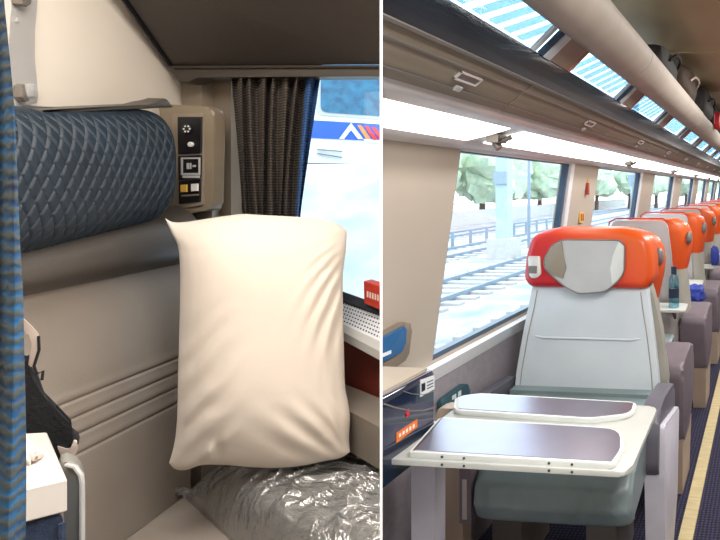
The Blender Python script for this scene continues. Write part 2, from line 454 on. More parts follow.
for k, (a, c) in enumerate(ly[:6]):
    b = B(); box(b, (-.90, c+.025, 1.548), (-.86, c+.085, 1.575)); tube(b, [(-.885, c+.055, 1.55), (-.87, c+.055, 1.53)], .013); tube(b, [(-.87, c+.05, 1.55), (-.83, c+.06, 1.568)], .008)
    bevel_all(b, .003)
    o = obj('lamp_mount', b, 'gunmetal', side=1)
    tag(o, 'small grey bracket fixture in the gap between the first two strip lights' if k == 0 else 'small grey bracket in the gap between two distant strip lights', 'bracket', 'light strip brackets')
# bins: one module every .87 m
for k in range(-1, 15):
    a = 1.444+.87*k; c = a+.862
    if k == -1: a = .30
    lab = {-1: 'tan luggage bin panel nearest the viewer with a large chrome latch', 0: 'tan overhead panel above the first coach window, second from the dividing line',
           1: 'tan overhead panel third from the dividing line, above the first seat', 2: 'tan overhead panel fourth from the dividing line, above the second window'}.get(k, 'distant tan overhead panel in the receding row under the rack')
    t_ = thing('luggage_bin', (-.68, (max(a, 1.0)+c)/2, 1.61), lab, 'luggage bin', 'tan overhead panels along the coach')
    b = B(); strip(b, [(-.722, 1.612), (-.700, 1.625), (-.640, 1.672), (-.632, 1.683)], a, c, .012)
    obj('panel', b, 'bin', t_, side=1)
    b = B(); strip(b, [(-.700, 1.6215), (-.696, 1.6245)], a, c, .002); strip(b, [(-.652, 1.6595), (-.648, 1.6625)], a, c, .002)
    obj('groove_line', b, 'gunmetal', t_, side=1)
    yl = c-.25
    b = B()
    q = lambda s_, y, o_: Vector((-.700+.060*s_+o_*.62, y, 1.625+.047*s_-o_*.78))
    for s0, s1 in ((.34, .39), (.62, .67)):
        hexa(b, [q(s0, yl-.045, 0), q(s0, yl+.045, 0), q(s1, yl+.045, 0), q(s1, yl-.045, 0), q(s0, yl-.045, .005), q(s0, yl+.045, .005), q(s1, yl+.045, .005), q(s1, yl-.045, .005)])
    for yy in (yl-.045, yl+.041):
        hexa(b, [q(.34, yy, 0), q(.34, yy+.004, 0), q(.67, yy+.004, 0), q(.67, yy, 0), q(.34, yy, .005), q(.34, yy+.004, .005), q(.67, yy+.004, .005), q(.67, yy, .005)])
    h_ = obj('latch', b, 'steel', t_, False, side=1)
    b = B(); hexa(b, [q(.39, yl-.04, 0), q(.39, yl+.04, 0), q(.62, yl+.04, 0), q(.62, yl-.04, 0), q(.39, yl-.04, .002), q(.39, yl+.04, .002), q(.62, yl+.04, .002), q(.62, yl-.04, .002)])
    obj('latch_plate', b, 'gunmetal', h_, False, side=1)
    b = B(); hexa(b, [q(-.02, yl-.012, 0), q(-.02, yl+.012, 0), q(.16, yl+.012, 0), q(.16, yl-.012, 0), q(-.02, yl-.012, .006), q(-.02, yl+.012, .006), q(.16, yl+.012, .006), q(.16, yl-.012, .006)])
    obj('lock', b, 'vent_grey', t_, False, side=1)
b = B(); strip(b, [(-.632, 1.684), (-.642, 1.72), (-.668, 1.80)], .3, 16, .01)
struct('trim_rack_band', b, 'bin_dark', side=1)
b = B(); strip(b, [(-.626, 1.679), (-.622, 1.684), (-.628, 1.690)], .3, 16, .01)
struct('trim_rack_edge', b, 'gunmetal', side=1, smooth=True)
# panes, slats and posts modelled after a mirrored strip's reflections, one per module
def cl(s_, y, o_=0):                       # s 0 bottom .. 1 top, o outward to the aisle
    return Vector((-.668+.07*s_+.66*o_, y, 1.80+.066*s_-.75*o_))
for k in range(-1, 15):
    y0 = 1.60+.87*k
    w = bpy.data.objects.new('window_%d' % (k+10), None); COL.objects.link(w); w.location = (-.63, y0, 1.8); w['kind'] = 'structure'  # stands in for a reflection, not an actual window
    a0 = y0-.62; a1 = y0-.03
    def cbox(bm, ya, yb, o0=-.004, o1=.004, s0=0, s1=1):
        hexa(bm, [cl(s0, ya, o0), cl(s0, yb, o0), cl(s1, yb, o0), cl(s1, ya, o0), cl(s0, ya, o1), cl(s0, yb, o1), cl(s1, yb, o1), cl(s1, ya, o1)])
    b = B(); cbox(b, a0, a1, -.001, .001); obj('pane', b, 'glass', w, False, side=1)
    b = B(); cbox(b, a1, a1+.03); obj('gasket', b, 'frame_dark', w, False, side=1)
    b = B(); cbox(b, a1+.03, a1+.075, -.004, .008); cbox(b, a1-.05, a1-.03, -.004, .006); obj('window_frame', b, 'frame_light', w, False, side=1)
    b = B(); cbox(b, a1+.075, a1+.235); obj('post', b, 'reflected_post_tan', w, False, side=1)  # stands in for a reflection, not an actual post
    b = B(); cbox(b, a1+.235, a1+.25, -.004, .008); obj('reflected_post_edge', b, 'reflected_edge_red', w, False, side=1)
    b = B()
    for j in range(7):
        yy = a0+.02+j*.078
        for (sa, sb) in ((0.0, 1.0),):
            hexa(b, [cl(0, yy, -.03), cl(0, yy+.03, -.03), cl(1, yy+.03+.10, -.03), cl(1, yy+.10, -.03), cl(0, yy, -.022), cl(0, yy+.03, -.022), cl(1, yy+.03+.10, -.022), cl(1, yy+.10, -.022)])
    obj('reflected_slat', b, 'reflected_slat', w, False, side=1)
# tubular rack rail
b = B()
prof = [(-.600, 1.864), (-.585, 1.856), (-.560, 1.853), (-.520, 1.862), (-.488, 1.882), (-.466, 1.910), (-.456, 1.940), (-.460, 1.962), (-.475, 1.975)]
for k in range(-1, 8):
    strip(b, prof, .62+1.9*k-.3, .62+1.9*k+1.59, .006)
struct('trim_rack_rail', b, 'rail', side=1, smooth=True)
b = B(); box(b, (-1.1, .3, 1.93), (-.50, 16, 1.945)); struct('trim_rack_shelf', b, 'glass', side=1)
b = B(); wallbit(b, .6, 16, 1.60, 1.70); struct('trim_upper_wall', b, 'coach_wall', side=1)
w = bpy.data.objects.new('window_40', None); COL.objects.link(w); w.location = (-1, 6, 1.7); w['kind'] = 'structure'  # holds the added sky light pane, not an actual window
b = B(); hexa(b, [(-1.05, .6, 1.70), (-1.045, .6, 1.70), (-1.045, 16, 1.70), (-1.05, 16, 1.70), (-.935, .6, 2.2), (-.93, .6, 2.2), (-.93, 16, 2.2), (-.935, 16, 2.2)]); obj('pane', b, 'glass', w, False, side=1)  # sloping pane added to let sky light in behind the strip

# luggage on the rack
def blob(bm, c, r, seed=0, n=14, sq=.45, amp=.1):
    c = Vector(c)
    for i in range(n+1):
        pass
    rings = []
    for i in range(1, n):
        th = PI*i/n; ring = []
        for j in range(2*n):
            ph = 2*PI*j/(2*n)
            v = Vector((math.sin(th)*math.cos(ph), math.sin(th)*math.sin(ph), math.cos(th)))
            w = Vector([math.copysign(abs(x)**sq, x) for x in v])
            k = 1+amp*noise.noise(v*2.2+Vector((seed, 0, 0)))
            ring.append(bm.verts.new(c+Vector((w.x*r[0], w.y*r[1], w.z*r[2]))*k))
        rings.append(ring)
    top = bm.verts.new(c+Vector((0, 0, r[2]))); bot = bm.verts.new(c-Vector((0, 0, r[2]))); m_ = 2*n
    for j in range(m_):
        bm.faces.new((top, rings[0][j], rings[0][(j+1) % m_])); bm.faces.new((bot, rings[-1][(j+1) % m_], rings[-1][j]))
        for i in range(len(rings)-1):
            bm.faces.new((rings[i][j], rings[i+1][j], rings[i+1][(j+1) % m_], rings[i][(j+1) % m_]))
lug = [((-.60, 2.75, 2.02), (.14, .22, .07), 'bag_black', 'soft black holdall lying flat, nearest bag on the overhead rack'),
       ((-.58, 3.45, 2.05), (.13, .28, .10), 'bag_brown', 'brown duffel bag in the middle of the overhead rack luggage'),
       ((-.56, 4.35, 2.06), (.13, .36, .115), 'bag_black', 'large black suitcase on the rack behind the brown duffel'),
       ((-.56, 5.6, 2.06), (.13, .5, .115), 'bag_black', 'farthest dark bag on the overhead rack near the picture edge')]
for (c, r, m_, lab) in lug:
    t_ = thing('travel_bag', (c[0], c[1], c[2]-r[2]), lab, 'bag', 'bags on the overhead rack')
    b = B(); blob(b, c, r, c[1]); obj('bag_body', b, m_, t_)
    b = B(); tube(b, [(c[0]+r[0], c[1]-r[1]*.5, c[2]), (c[0]+r[0]+.025, c[1]-r[1]*.35, c[2]+.03), (c[0]+r[0]+.03, c[1], c[2]+.035), (c[0]+r[0]+.025, c[1]+r[1]*.35, c[2]+.03), (c[0]+r[0], c[1]+r[1]*.5, c[2])], .007)
    obj('handle', b, 'cream_cloth' if m_ == 'bag_brown' else 'black_cloth', t_)
b = B(); blob(b, (-.425, 4.95, 2.005), (.03, .09, .075), 3, 8)
o = obj('hanging_pouch', b, 'bag_red'); tag(o, 'small bright red pouch hanging at the far right end of the rack', 'pouch')

# ------------------------------------------------------------------ pillar fittings between first two windows
t_ = thing('emergency_hammer', (-1.03, 3.13, 1.38), 'small dark red emergency hammer on the wall between first and second windows', 'hammer')
b = B(); box(b, (-1.062, 3.10, 1.36), (-1.04, 3.14, 1.50)); bevel_all(b, .004); obj('holder', b, 'coach_wall', t_)
b = B(); box(b, (-1.042, 3.105, 1.36), (-1.022, 3.135, 1.43)); bevel_all(b, .005); obj('hammer_head', b, 'hammer', t_)
b = B(); tube(b, [(-1.03, 3.12, 1.43), (-1.028, 3.12, 1.455)], .006); obj('hammer_pin', b, 'yellow', t_)
b = B(); box(b, (wx(1.24)-.001, 3.06, 1.20), (wx(1.24)+.008, 3.13, 1.26)); o = obj('wall_sticker', b, 'yellow', smooth=False)
tag(o, 'small square orange-yellow sticker below the emergency hammer', 'sticker')
for yy in (3.07, 3.10):
    b = B(); box(b, (wx(1.24)+.007, yy, 1.21), (wx(1.24)+.0095, yy+.018, 1.25)); obj('printed_mark', b, 'hammer', o, False)

# ================================================================== COACH SEATS
def mirror(pts): return pts + [(-x, z) for x, z in reversed(pts)]
def slabxz(bm, outline, y0, y1, bev, seg=3, lean=None):
    prism(bm, [Vector((x, y0, z)) for x, z in outline], (0, y1-y0, 0), bev, seg)
    if lean:
        for v in bm.verts: v.co.y += lean(v.co.z)
lean = lambda z: (z-.55)*.10-.05
def arm(bm_only=False): pass
def make_armrest(t_, sx, front, rear, padm, wide):
    # local: seat faces -y. pad over the front and top, panel and pedestal below
    x0, x1 = (.300, .365) if sx > 0 else (-.36, -.315)
    a = B()
    prof = [(rear, .60), (front+.10, .625), (front+.03, .60), (front, .54), (front-.005, .42), (front+.03, .37), (front+.10, .36), (front+.14, .42), (rear, .44)]
    prof = roundpoly([Vector((0, y, z)) for y, z in prof], .035)
    prism(a, [Vector((x0, p.y, p.z)) for p in prof], (x1-x0, 0, 0), .018, 3)
    o = obj('armrest', a, padm, t_)
    if sx > 0:
        a = B(); pr = roundpoly([Vector((x0+.012, y, z)) for y, z in [(rear, .50), (front+.03, .56), (front+.018, .38), (front+.04, .10), (front+.06, .005), (front+.20, .005), (rear-.05, .16)]], .02)
        prism(a, pr, (x1-x0+.006, 0, 0), .008, 2); obj('arm_panel', a, 'ped_white', o)
        a = B(); pr = [Vector((x0+.005, y, z)) for y, z in [(front+.09, .20), (rear-.10, .20), (rear-.14, 0), (front+.17, 0)]]
        prism(a, pr, (x1-x0-.02, 0, 0), .01, 2); obj('pedestal', a, 'ped_beige', t_)
    return o
def cushion_bm(shear=1):
    a = B()
    def fr(s, t):      # s across, t front-bottom -> rear over the top
        x = 0
        edge = max(0, 1-abs(2*s-1)**10)
        arc = [(.0, -.63, .385), (.08, -.665, .40), (.2, -.685, .45), (.32, -.675, .505), (.42, -.63, .545), (.6, -.5, .562), (1, .0, .565)]
        for i in range(len(arc)-1):
            if arc[i][0] <= t <= arc[i+1][0]:
                f_ = (t-arc[i][0])/(arc[i+1][0]-arc[i][0]); y = arc[i][1]+(arc[i+1][1]-arc[i][1])*f_; z = arc[i][2]+(arc[i+1][2]-arc[i][2])*f_
        cy0, cz0 = -.5, .47
        k = .86+.14*edge**.5
        w = .006*math.sin(s*38+3*noise.noise(Vector((s*5, t*4, 0))))*max(0, 1-abs(t-.28)*4.5)*noise.noise(Vector((s*6, 7, t*3)))*2
        yy = cy0+(y-cy0)*k-w; f_ = min(1, max(0, -yy/.65)); x = (2*s-1)*(.30-.055*f_)+shear*.10*f_
        return Vector((x, yy, cz0+(z-cz0)*k-w*.5))
    def bk(s, t):
        yy = -.60+.6*t; f_ = -yy/.65; return Vector(((2*s-1)*(.295-.055*f_)+shear*.10*f_, yy, .39))
    solid(a, fr, bk, 60, 40)
    return a
def loftslab(bm, outline, y0, y1, r, seg=6):
    n_ = len(outline); nrm = []
    for i in range(n_):
        t2 = (outline[(i+1) % n_]-outline[i-1]).normalized(); nrm.append(Vector((-t2.z, 0, t2.x)))
    cen = sum(outline, Vector((0, 0, 0)))/n_
    if sum((outline[i]-cen).dot(nrm[i]) for i in range(n_)) < 0: nrm = [-v for v in nrm]
    lv = []
    for k in range(seg+1):
        an = PI/2*k/seg; lv.append((r*(1-math.sin(an)), y0+r*(1-math.cos(an))))
    for k in range(seg+1):
        an = PI/2*(1-k/seg); lv.append((r*(1-math.sin(an)), y1-r*(1-math.cos(an))))
    rings = [[bm.verts.new(outline[i]-nrm[i]*ins+Vector((0, y, 0))) for i in range(n_)] for ins, y in lv]
    for a_ in range(len(rings)-1):
        for i in range(n_): bm.faces.new((rings[a_][i], rings[a_][(i+1) % n_], rings[a_+1][(i+1) % n_], rings[a_+1][i]))
    bm.faces.new(rings[0]); bm.faces.new(list(reversed(rings[-1])))
def smooth_outline(pts, n_=60):
    c = roundpoly([Vector((x, 0, z)) for x, z in pts], .2, 6)
    L = [0]
    for i in range(len(c)): L.append(L[-1]+(c[(i+1) % len(c)]-c[i]).length)
    out = []
    for k in range(n_):
        q = L[-1]*k/n_
        for i in range(len(c)):
            if L[i] <= q < L[i+1]: out.append(c[i].lerp(c[(i+1) % len(c)], (q-L[i])/(L[i+1]-L[i]))); break
    return out
def front_seat():
    t_ = thing('coach_seat', (0, 0, 0), 'orange-topped light grey seat facing the viewer behind the folding table', 'seat', None)
    # backrest
    ol = mirror([(.245, 1.0), (.25, .95), (.275, .80), (.300, .62), (.305, .50)])
    ol = roundpoly([Vector((x, 0, z)) for x, z in ol], [.0, .02, .05, .05, .04, .04, .05, .05, .02, .0])
    a = B(); prism(a, [Vector((p.x, 0, p.z)) for p in ol], (0, .10, 0), .022, 4)
    bmesh.ops.triangulate(a, faces=[f for f in a.faces if len(f.verts) > 6])
    for v in a.verts: v.co.y += lean(v.co.z)
    obj('backrest', a, 'seat_leather', t_)
    for (zc, hw) in ((.775, .19),):
        a = B(); pts = [Vector((-hw-.035, lean(zc)+.004, zc+.004)), Vector((-hw, lean(zc)-.003, zc)), Vector((hw, lean(zc)-.003, zc)), Vector((hw+.035, lean(zc)+.004, zc+.004))]
        tube(a, pts, .0045, 8); obj('seam', a, 'seat_leather', t_)
    for sx in (-1, 1):
        a = B(); tube(a, [Vector((sx*x, lean(z)-.001, z)) for x, z in ((.222, .97), (.232, .90), (.255, .78), (.275, .64), (.28, .57))], .0022, 6)
        obj('piping', a, 'shell_side', t_)
    # shell at the rear and sides
    a = B(); ol = mirror([(.25, 1.0), (.262, .95), (.30, .80), (.33, .60), (.33, .44)])
    prism(a, [Vector((x, .06, z)) for x, z in ol], (0, .06, 0), .02, 3)
    for v in a.verts: v.co.y += lean(v.co.z)
    obj('back_shell', a, 'shell_side', t_)
    # headrest: soft orange hood
    def hood(z):
        return z
    ol = smooth_outline([(-.25, .982), (.25, .982), (.278, 1.02), (.272, 1.12), (.25, 1.20), (.16, 1.232), (-.16, 1.232), (-.25, 1.20), (-.272, 1.12), (-.278, 1.02)], 90)
    a = B(); loftslab(a, ol, -.035, .135, .035)
    bmesh.ops.triangulate(a, faces=[f for f in a.faces if len(f.verts) > 6])
    for v in a.verts: v.co.y += lean(v.co.z)
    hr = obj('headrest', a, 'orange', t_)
    pad = [(x_+.012, z_) for x_, z_ in [(-.115, 1.185), (.125, 1.185), (.150, 1.165), (.150, 1.055), (.128, 1.02), (.07, .975), (-.04, .965), (-.095, .99), (-.15, 1.03), (-.192, 1.07), (-.192, 1.11), (-.16, 1.165)]]
    pd = roundpoly([Vector((x, 0, z)) for x, z in pad], .022, 4)
    a = B(); prism(a, [Vector((p.x, -.043, p.z)) for p in pd], (0, .04, 0), .006, 2)
    for v in a.verts: v.co.y += lean(v.co.z)
    pp = obj('headrest_pad', a, 'pad_grey', t_)
    a = B(); pts = [Vector((p.x, -.0435+lean(p.z), p.z)) for p in pd]; tube(a, pts+[pts[0]], .0028, 6, False); obj('piping', a, 'grip_grey', pp)
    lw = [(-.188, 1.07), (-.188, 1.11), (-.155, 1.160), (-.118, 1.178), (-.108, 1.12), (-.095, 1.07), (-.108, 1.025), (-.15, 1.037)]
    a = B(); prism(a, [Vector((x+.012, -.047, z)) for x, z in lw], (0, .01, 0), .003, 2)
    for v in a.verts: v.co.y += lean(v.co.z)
    o = obj('side_cushion', a, 'pad_tan', pp); o['label'] = 'darker tan side wing of the head pad'  # tan wing, darker than the opposite one
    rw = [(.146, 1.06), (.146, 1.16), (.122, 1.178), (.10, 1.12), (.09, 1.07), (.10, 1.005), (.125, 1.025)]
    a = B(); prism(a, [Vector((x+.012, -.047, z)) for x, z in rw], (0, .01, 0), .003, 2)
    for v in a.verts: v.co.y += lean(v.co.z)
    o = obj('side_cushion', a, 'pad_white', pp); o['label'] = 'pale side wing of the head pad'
    # chrome grip on the window side
    a = B(); g = roundpoly([Vector((x, 0, z)) for x, z in [(-.252, 1.115), (-.200, 1.115), (-.192, 1.04), (-.216, 1.022), (-.242, 1.03)]], .008)
    prism(a, [Vector((p.x, -.042, p.z)) for p in g], (0, .03, 0), .004, 2)
    for v in a.verts: v.co.y += lean(v.co.z)
    g = obj('grip', a, 'steel', t_)
    a = B(); box(a, (-.245, -.045, 1.045), (-.21, -.038, 1.075)); 
    for v in a.verts: v.co.y += lean(v.co.z)
    obj('grip_recess', a, 'grip_grey', g, False)
    o = obj('seat_cushion', cushion_bm(), 'cushion_leather', t_)
    a = B(); box(a, (-.30, -.10, .54), (.30, -.045, .578)); bevel_all(a, .016, 3); obj('lumbar_roll', a, 'cushion_leather', t_)
    make_armrest(t_, 1, -.36, .0, 'arm_pad', 0)
    make_armrest(t_, -1, -.50, .02, 'arm_pad', 0)
    a = B(); box(a, (-.185, -.668, .385), (-.148, -.62, .555)); bevel_all(a, .008); o = obj('side_trim', a, 'arm_mauve', t_)
    a = B(); box(a, (-.174, -.672, .40), (-.160, -.666, .52)); p_ = obj('label_strip', a, 'shell', o, False)
    for (xa, xb) in ((-.25, -.14), (.10, .21)):
        a = B(); box(a, (xa, -.34, 0), (xb, -.08, .39)); bevel_all(a, .02); obj('pedestal', a, 'grip_grey', t_)
    return t_
s1 = front_seat(); s1.location = (-.735, 2.25, 0)

def away_seat(tray=True):
    """seat seen from behind: rear shell to -y, cushion beyond. x: -.26 window side, +.27 aisle side"""
    t_ = thing('coach_seat', (0, 0, 0), '', 'seat', 'grey coach seats facing away')
    # rear panel
    ol = [(-.245, .62), (-.248, 1.10), (-.232, 1.175), (-.20, 1.195), (.10, 1.195), (.128, 1.17), (.150, .98), (.175, .62)]
    ol = roundpoly([Vector((x, 0, z)) for x, z in ol], [.0, .0, .03, .02, .03, .02, .0, .0])
    a = B(); prism(a, [Vector((p.x, -.01, p.z)) for p in ol], (0, .025, 0), .006, 2)
    fl = lambda z: -(z-.62)*.08
    for v in a.verts: v.co.y += fl(v.co.z)
    rp = obj('rear_panel', a, 'rear_panel', t_)
    a = B(); pts = [Vector((x, -.0+fl(z), z)) for x, z in [(-.258, .93), (-.262, 1.10), (-.245, 1.185), (-.20, 1.208), (.10, 1.208), (.14, 1.185)]]
    tube(a, pts, [.004, .006, .006, .005, .004, .003], 8)
    o = obj('edge_trim', a, 'red_trim', t_); o['label'] = 'dark red edge trim'
    # body of the back between rear panel and front
    a = B(); ol = mirror([(.20, 1.0), (.205, .85), (.21, .55)])
    prism(a, [Vector((x, .02, z)) for x, z in ol], (0, .12, 0), .02, 3); obj('backrest', a, 'seat_leather', t_)
    # wings wrap from the rear panel to the side
    def wing(bm, prof_, th, sx=1):
        # prof_: list of (z, list of plan points)
        rows = []
        for z, pl in prof_:
            rows.append([Vector((sx*x, y+fl(z)*.6, z)) for x, y in pl])
        n_ = len(rows[0]); V0 = [[bm.verts.new(p) for p in r] for r in rows]
        V1 = []
        for r in rows:
            rr = []
            for i, p in enumerate(r):
                t2 = (r[min(i+1, n_-1)]-r[max(i-1, 0)]).normalized(); nn = Vector((-t2.y, t2.x, 0))*th*sx
                rr.append(bm.verts.new(p+nn))
            V1.append(rr)
        m2 = len(rows)
        for i in range(m2-1):
            for j in range(n_-1):
                bm.faces.new((V0[i][j], V0[i][j+1], V0[i+1][j+1], V0[i+1][j])); bm.faces.new((V1[i][j+1], V1[i][j], V1[i+1][j], V1[i+1][j+1]))
            bm.faces.new((V0[i+1][0], V1[i+1][0], V1[i][0], V0[i][0])); bm.faces.new((V0[i][-1], V1[i][-1], V1[i+1][-1], V0[i+1][-1]))
        for j in range(n_-1):
            bm.faces.new((V0[0][j+1], V0[0][j], V1[0][j], V1[0][j+1])); bm.faces.new((V0[-1][j], V0[-1][j+1], V1[-1][j+1], V1[-1][j]))
    pl = lambda x0, x1, dep: [(x0, .0), (x0+(x1-x0)*.45, .006), (x0+(x1-x0)*.75, .03), (x0+(x1-x0)*.95, .075), (x1, .13), (x1-.01, .13+dep)]
    a = B(); wing(a, [(.885, pl(.159, .236, .02)), (.95, pl(.152, .25, .03)), (1.00, pl(.146, .262, .04)), (1.06, pl(.140, .268, .055)), (1.12, pl(.134, .262, .05)), (1.165, pl(.126, .240, .03)), (1.19, pl(.11, .20, .0)), (1.203, pl(.10, .16, -.02))], .02)
    o = obj('headrest_wing', a, 'wing_orange', t_); o['label'] = 'orange headrest wing on the aisle side'
    a = B()
    for i in range(1):
        blob(a, (.252, .030, 1.085), (.022, .034, .042), 1, 8, 1.0, 0)
    obj('grip', a, 'grip_grey', o)
    a = B(); wing(a, [(.55, pl(.18, .262, .03)), (.70, pl(.172, .25, .02)), (.82, pl(.162, .238, .02)), (.888, pl(.158, .234, .02))], .02)
    obj('side_shell', a, 'shell_side', t_)
    a = B(); box(a, (-.262, .0, .55), (-.235, .13, 1.12)); bevel_all(a, .01); obj('side_shell', a, 'shell_side', t_)
    a = B()
    loftslab(a, smooth_outline(mirror([(.225, .985), (.25, 1.06), (.235, 1.17), (.10, 1.20)]), 60), .04, .17, .03)
    o = obj('headrest', a, 'wing_orange', t_)
    # lower rear shell, cushion and arms
    a = B(); prism(a, roundpoly([Vector((x, .0, z)) for x, z in [(-.26, .30), (.19, .30), (.19, .66), (-.26, .66)]], .02), (0, .12, 0), .01, 2)
    obj('lower_shell', a, 'shell', t_)
    a = cushion_bm(0)
    for v in a.verts: v.co.x, v.co.y = -v.co.x*.85, -v.co.y+.10
    obj('seat_cushion', a, 'cushion_leather', t_)
    a = B(); pr = roundpoly([Vector((.20, y, z)) for y, z in [(.0, .245), (-.03, .56), (.0, .60), (.10, .615), (.30, .625), (.36, .58), (.36, .40), (.32, .34), (.20, .25)]], .035)
    prism(a, pr, (.17, 0, 0), .02, 3); o = obj('armrest', a, 'arm_mauve', t_)
    a = B(); hexa(a, [Vector((.28, .03, 0)), Vector((.36, .03, 0)), Vector((.36, .26, 0)), Vector((.28, .26, 0)), Vector((.265, .0, .26)), Vector((.365, .0, .26)), Vector((.365, .3, .26)), Vector((.265, .3, .26))])
    bevel_all(a, .008); obj('pedestal', a, 'ped_beige', t_)
    a = B(); box(a, (-.2, .15, 0), (-.08, .5, .39)); bevel_all(a, .02); obj('pedestal', a, 'grip_grey', t_)
    if tray:
        tr = B(); prism(tr, roundpoly([Vector((x, y, .668)) for x, y in [(-.22, -.05), (.26, -.05), (.27, -.26), (-.22, -.26)]], .03), (0, 0, .014), .004, 2)
        o = obj('tray_table', tr, 'tab_base', t_)
        tr = B(); hexa(tr, [Vector(p) for p in [(.15, -.18, .655), (.20, -.18, .655), (.20, -.03, .655), (.15, -.03, .655), (.15, -.18, .667), (.20, -.18, .667), (.20, -.03, .667), (.15, -.03, .667)]])
        hexa(tr, [Vector(p) for p in [(.17, -.05, .58), (.18, -.05, .58), (.18, -.02, .58), (.17, -.02, .58), (.17, -.16, .655), (.18, -.16, .655), (.18, -.02, .655), (.17, -.02, .655)]])
        obj('tray_bracket', tr, 'black_plastic', o, False)
    return t_
proto = away_seat()
SEATY = [2.46, 3.45, 4.33, 5.2, 6.1, 7.0, 7.9, 8.8, 9.7]
slabs = ['orange-winged seat back to back with the big grey seat, only its aisle side showing',
         'grey rear seat shell with red-edged left side, the one with a bottle beside it',
         'grey coach seat seen from behind, third back in the row, beside a blue jacket',
         'grey coach seat seen from behind, fourth back in the receding row',
         'grey coach seat seen from behind, fifth back in the receding row']
for i, Y in enumerate(SEATY[1:]):
    dup(proto, (-.735, Y, 0), None, slabs[i+1] if i+1 < 5 else 'far grey coach seat near the end of the receding row')
proto.location = (-.735, SEATY[0], 0); proto['label'] = slabs[0]
# drop the first one's tray: a table stands in front of it the other way
for ch in list(proto.children):
    if ch.name.startswith('tray_table'):
        for g in list(ch.children): bpy.data.objects.remove(g)
        bpy.data.objects.remove(ch)

# things on trays
def bottle(x, y, z, lab):
    t_ = thing('water_bottle', (x, y, z), lab, 'bottle')
    b = B(); prof = [(0, .030), (.005, .032), (.12, .032), (.125, .029), (.13, .032), (.17, .030), (.20, .016), (.215, .013)]
    tube(b, [(x, y, z+h_) for h_, r in prof], [r for h_, r in prof], 16); obj('bottle_body', b, 'bottle', t_)
    b = B(); tube(b, [(x, y, z+.20), (x, y, z+.245)], .017, 14); obj('cap', b, 'bottle_cap', t_)
    b = B(); tube(b, [(x, y, z+.06), (x, y, z+.115)], .0325, 16, False); o = obj('paper_label', b, 'bottle_cap', t_)
bottle(-.545, 3.27, .682, 'clear pale blue water bottle with a dark cap on the seatback tray')
b = B(); blob(b, (-.50, 4.0, .625), (.06, .08, .062), 5, 10, .7, .35); o = obj('folded_jacket', b, 'bag_blue'); tag(o, 'crumpled bright blue jacket lying on the seat beyond the water bottle', 'jacket')
b = B(); blob(b, (-.46, 5.06, .775), (.04, .05, .09), 9, 10, .7, .2); o = obj('rucksack', b, 'bag_blue'); tag(o, 'small dark blue rucksack on the third seatback tray, at the picture edge', 'bag')

# aisle trim
b = B(); box(b, (-.342, 1.6, 0), (-.285, 16, .012)); bevel_all(b, .003); struct('trim_aisle', b, 'aisle_strip')

# ================================================================== FOLDING TABLE AT THE FIRST SEAT
t_ = thing('folding_table', (-.65, 1.42, .70), 'folding table with two dark grey hinged leaves and pale rims before the large grey seat', 'table')
zt = .743
b = B()
pl_ = [hz(388, 459, zt), hz(624, 472, zt), hz(633, 465, zt), hz(657, 409, zt), hz(652, 406, zt), hz(470, 397, zt)]
prism(b, roundpoly(pl_, [.004, .012, .01, .01, .01, .01]), (0, 0, -.013), .003, 2); obj('table_frame', b, 'tab_base', t_)
def leaf(pix, z, rr):
    pts = roundpoly([hz(px, py, z) for px, py in pix], rr)
    a = B(); prism(a, pts, (0, 0, -.0135), .004, 2); o = obj('table_leaf', a, 'tab_rim', t_)
    cen = sum(pts, Vector((0, 0, 0)))/len(pts)
    ins = []
    n_ = len(pts)
    for i, p in enumerate(pts):
        t2 = (pts[(i+1) % n_]-pts[i-1]).normalized(); nn = Vector((-t2.y, t2.x, 0))
        if nn.dot(cen-p) < 0: nn = -nn
        ins.append(p+nn*.010)
    a = B(); prism(a, [Vector((p.x, p.y, z-.003)) for p in ins], (0, 0, .0045), 0); obj('leaf_top', a, 'tab_top', o, False)
    return o
L1 = leaf([(409, 452), (614, 464), (624, 450), (624, 428), (440, 417)], .757, [.004, .012, .02, .06, .012])
L2 = leaf([(454, 410), (590, 419), (634, 414), (637, 402), (478, 393), (455, 397)], .757, [.02, .03, .04, .02, .03, .02])
for (px, zz_) in [(442, .750), (464, .750), (549, .750), (572, .750), (442, .7365), (464, .7365), (549, .7365), (572, .7365)]:
    ya = 452 + (px-409)*12/205 if zz_ > .74 else 459+(px-388)*13/236
    p = hz(px, ya, .757 if zz_ > .74 else .743); b = B(); n_ = Vector((0, -1, 0)); p.z = zz_
    tube(b, [p+n_*.0012, p-n_*.010], .0032, 10); obj('hinge_screw', b, 'screw', t_)
b = B(); box(b, (-.985, 1.45, 0), (-.915, 1.50, .728)); bevel_all(b, .006); obj('table_leg', b, 'ped_white', t_)
b = B(); prism(b, roundpoly([Vector((x, 1.62, z)) for x, z in [(-1.02, 0), (-.935, 0), (-.93, .45), (-.92, .715), (-1.02, .715)]], .02), (0, .05, 0), .008, 2); obj('table_bracket', b, 'ped_beige', t_)

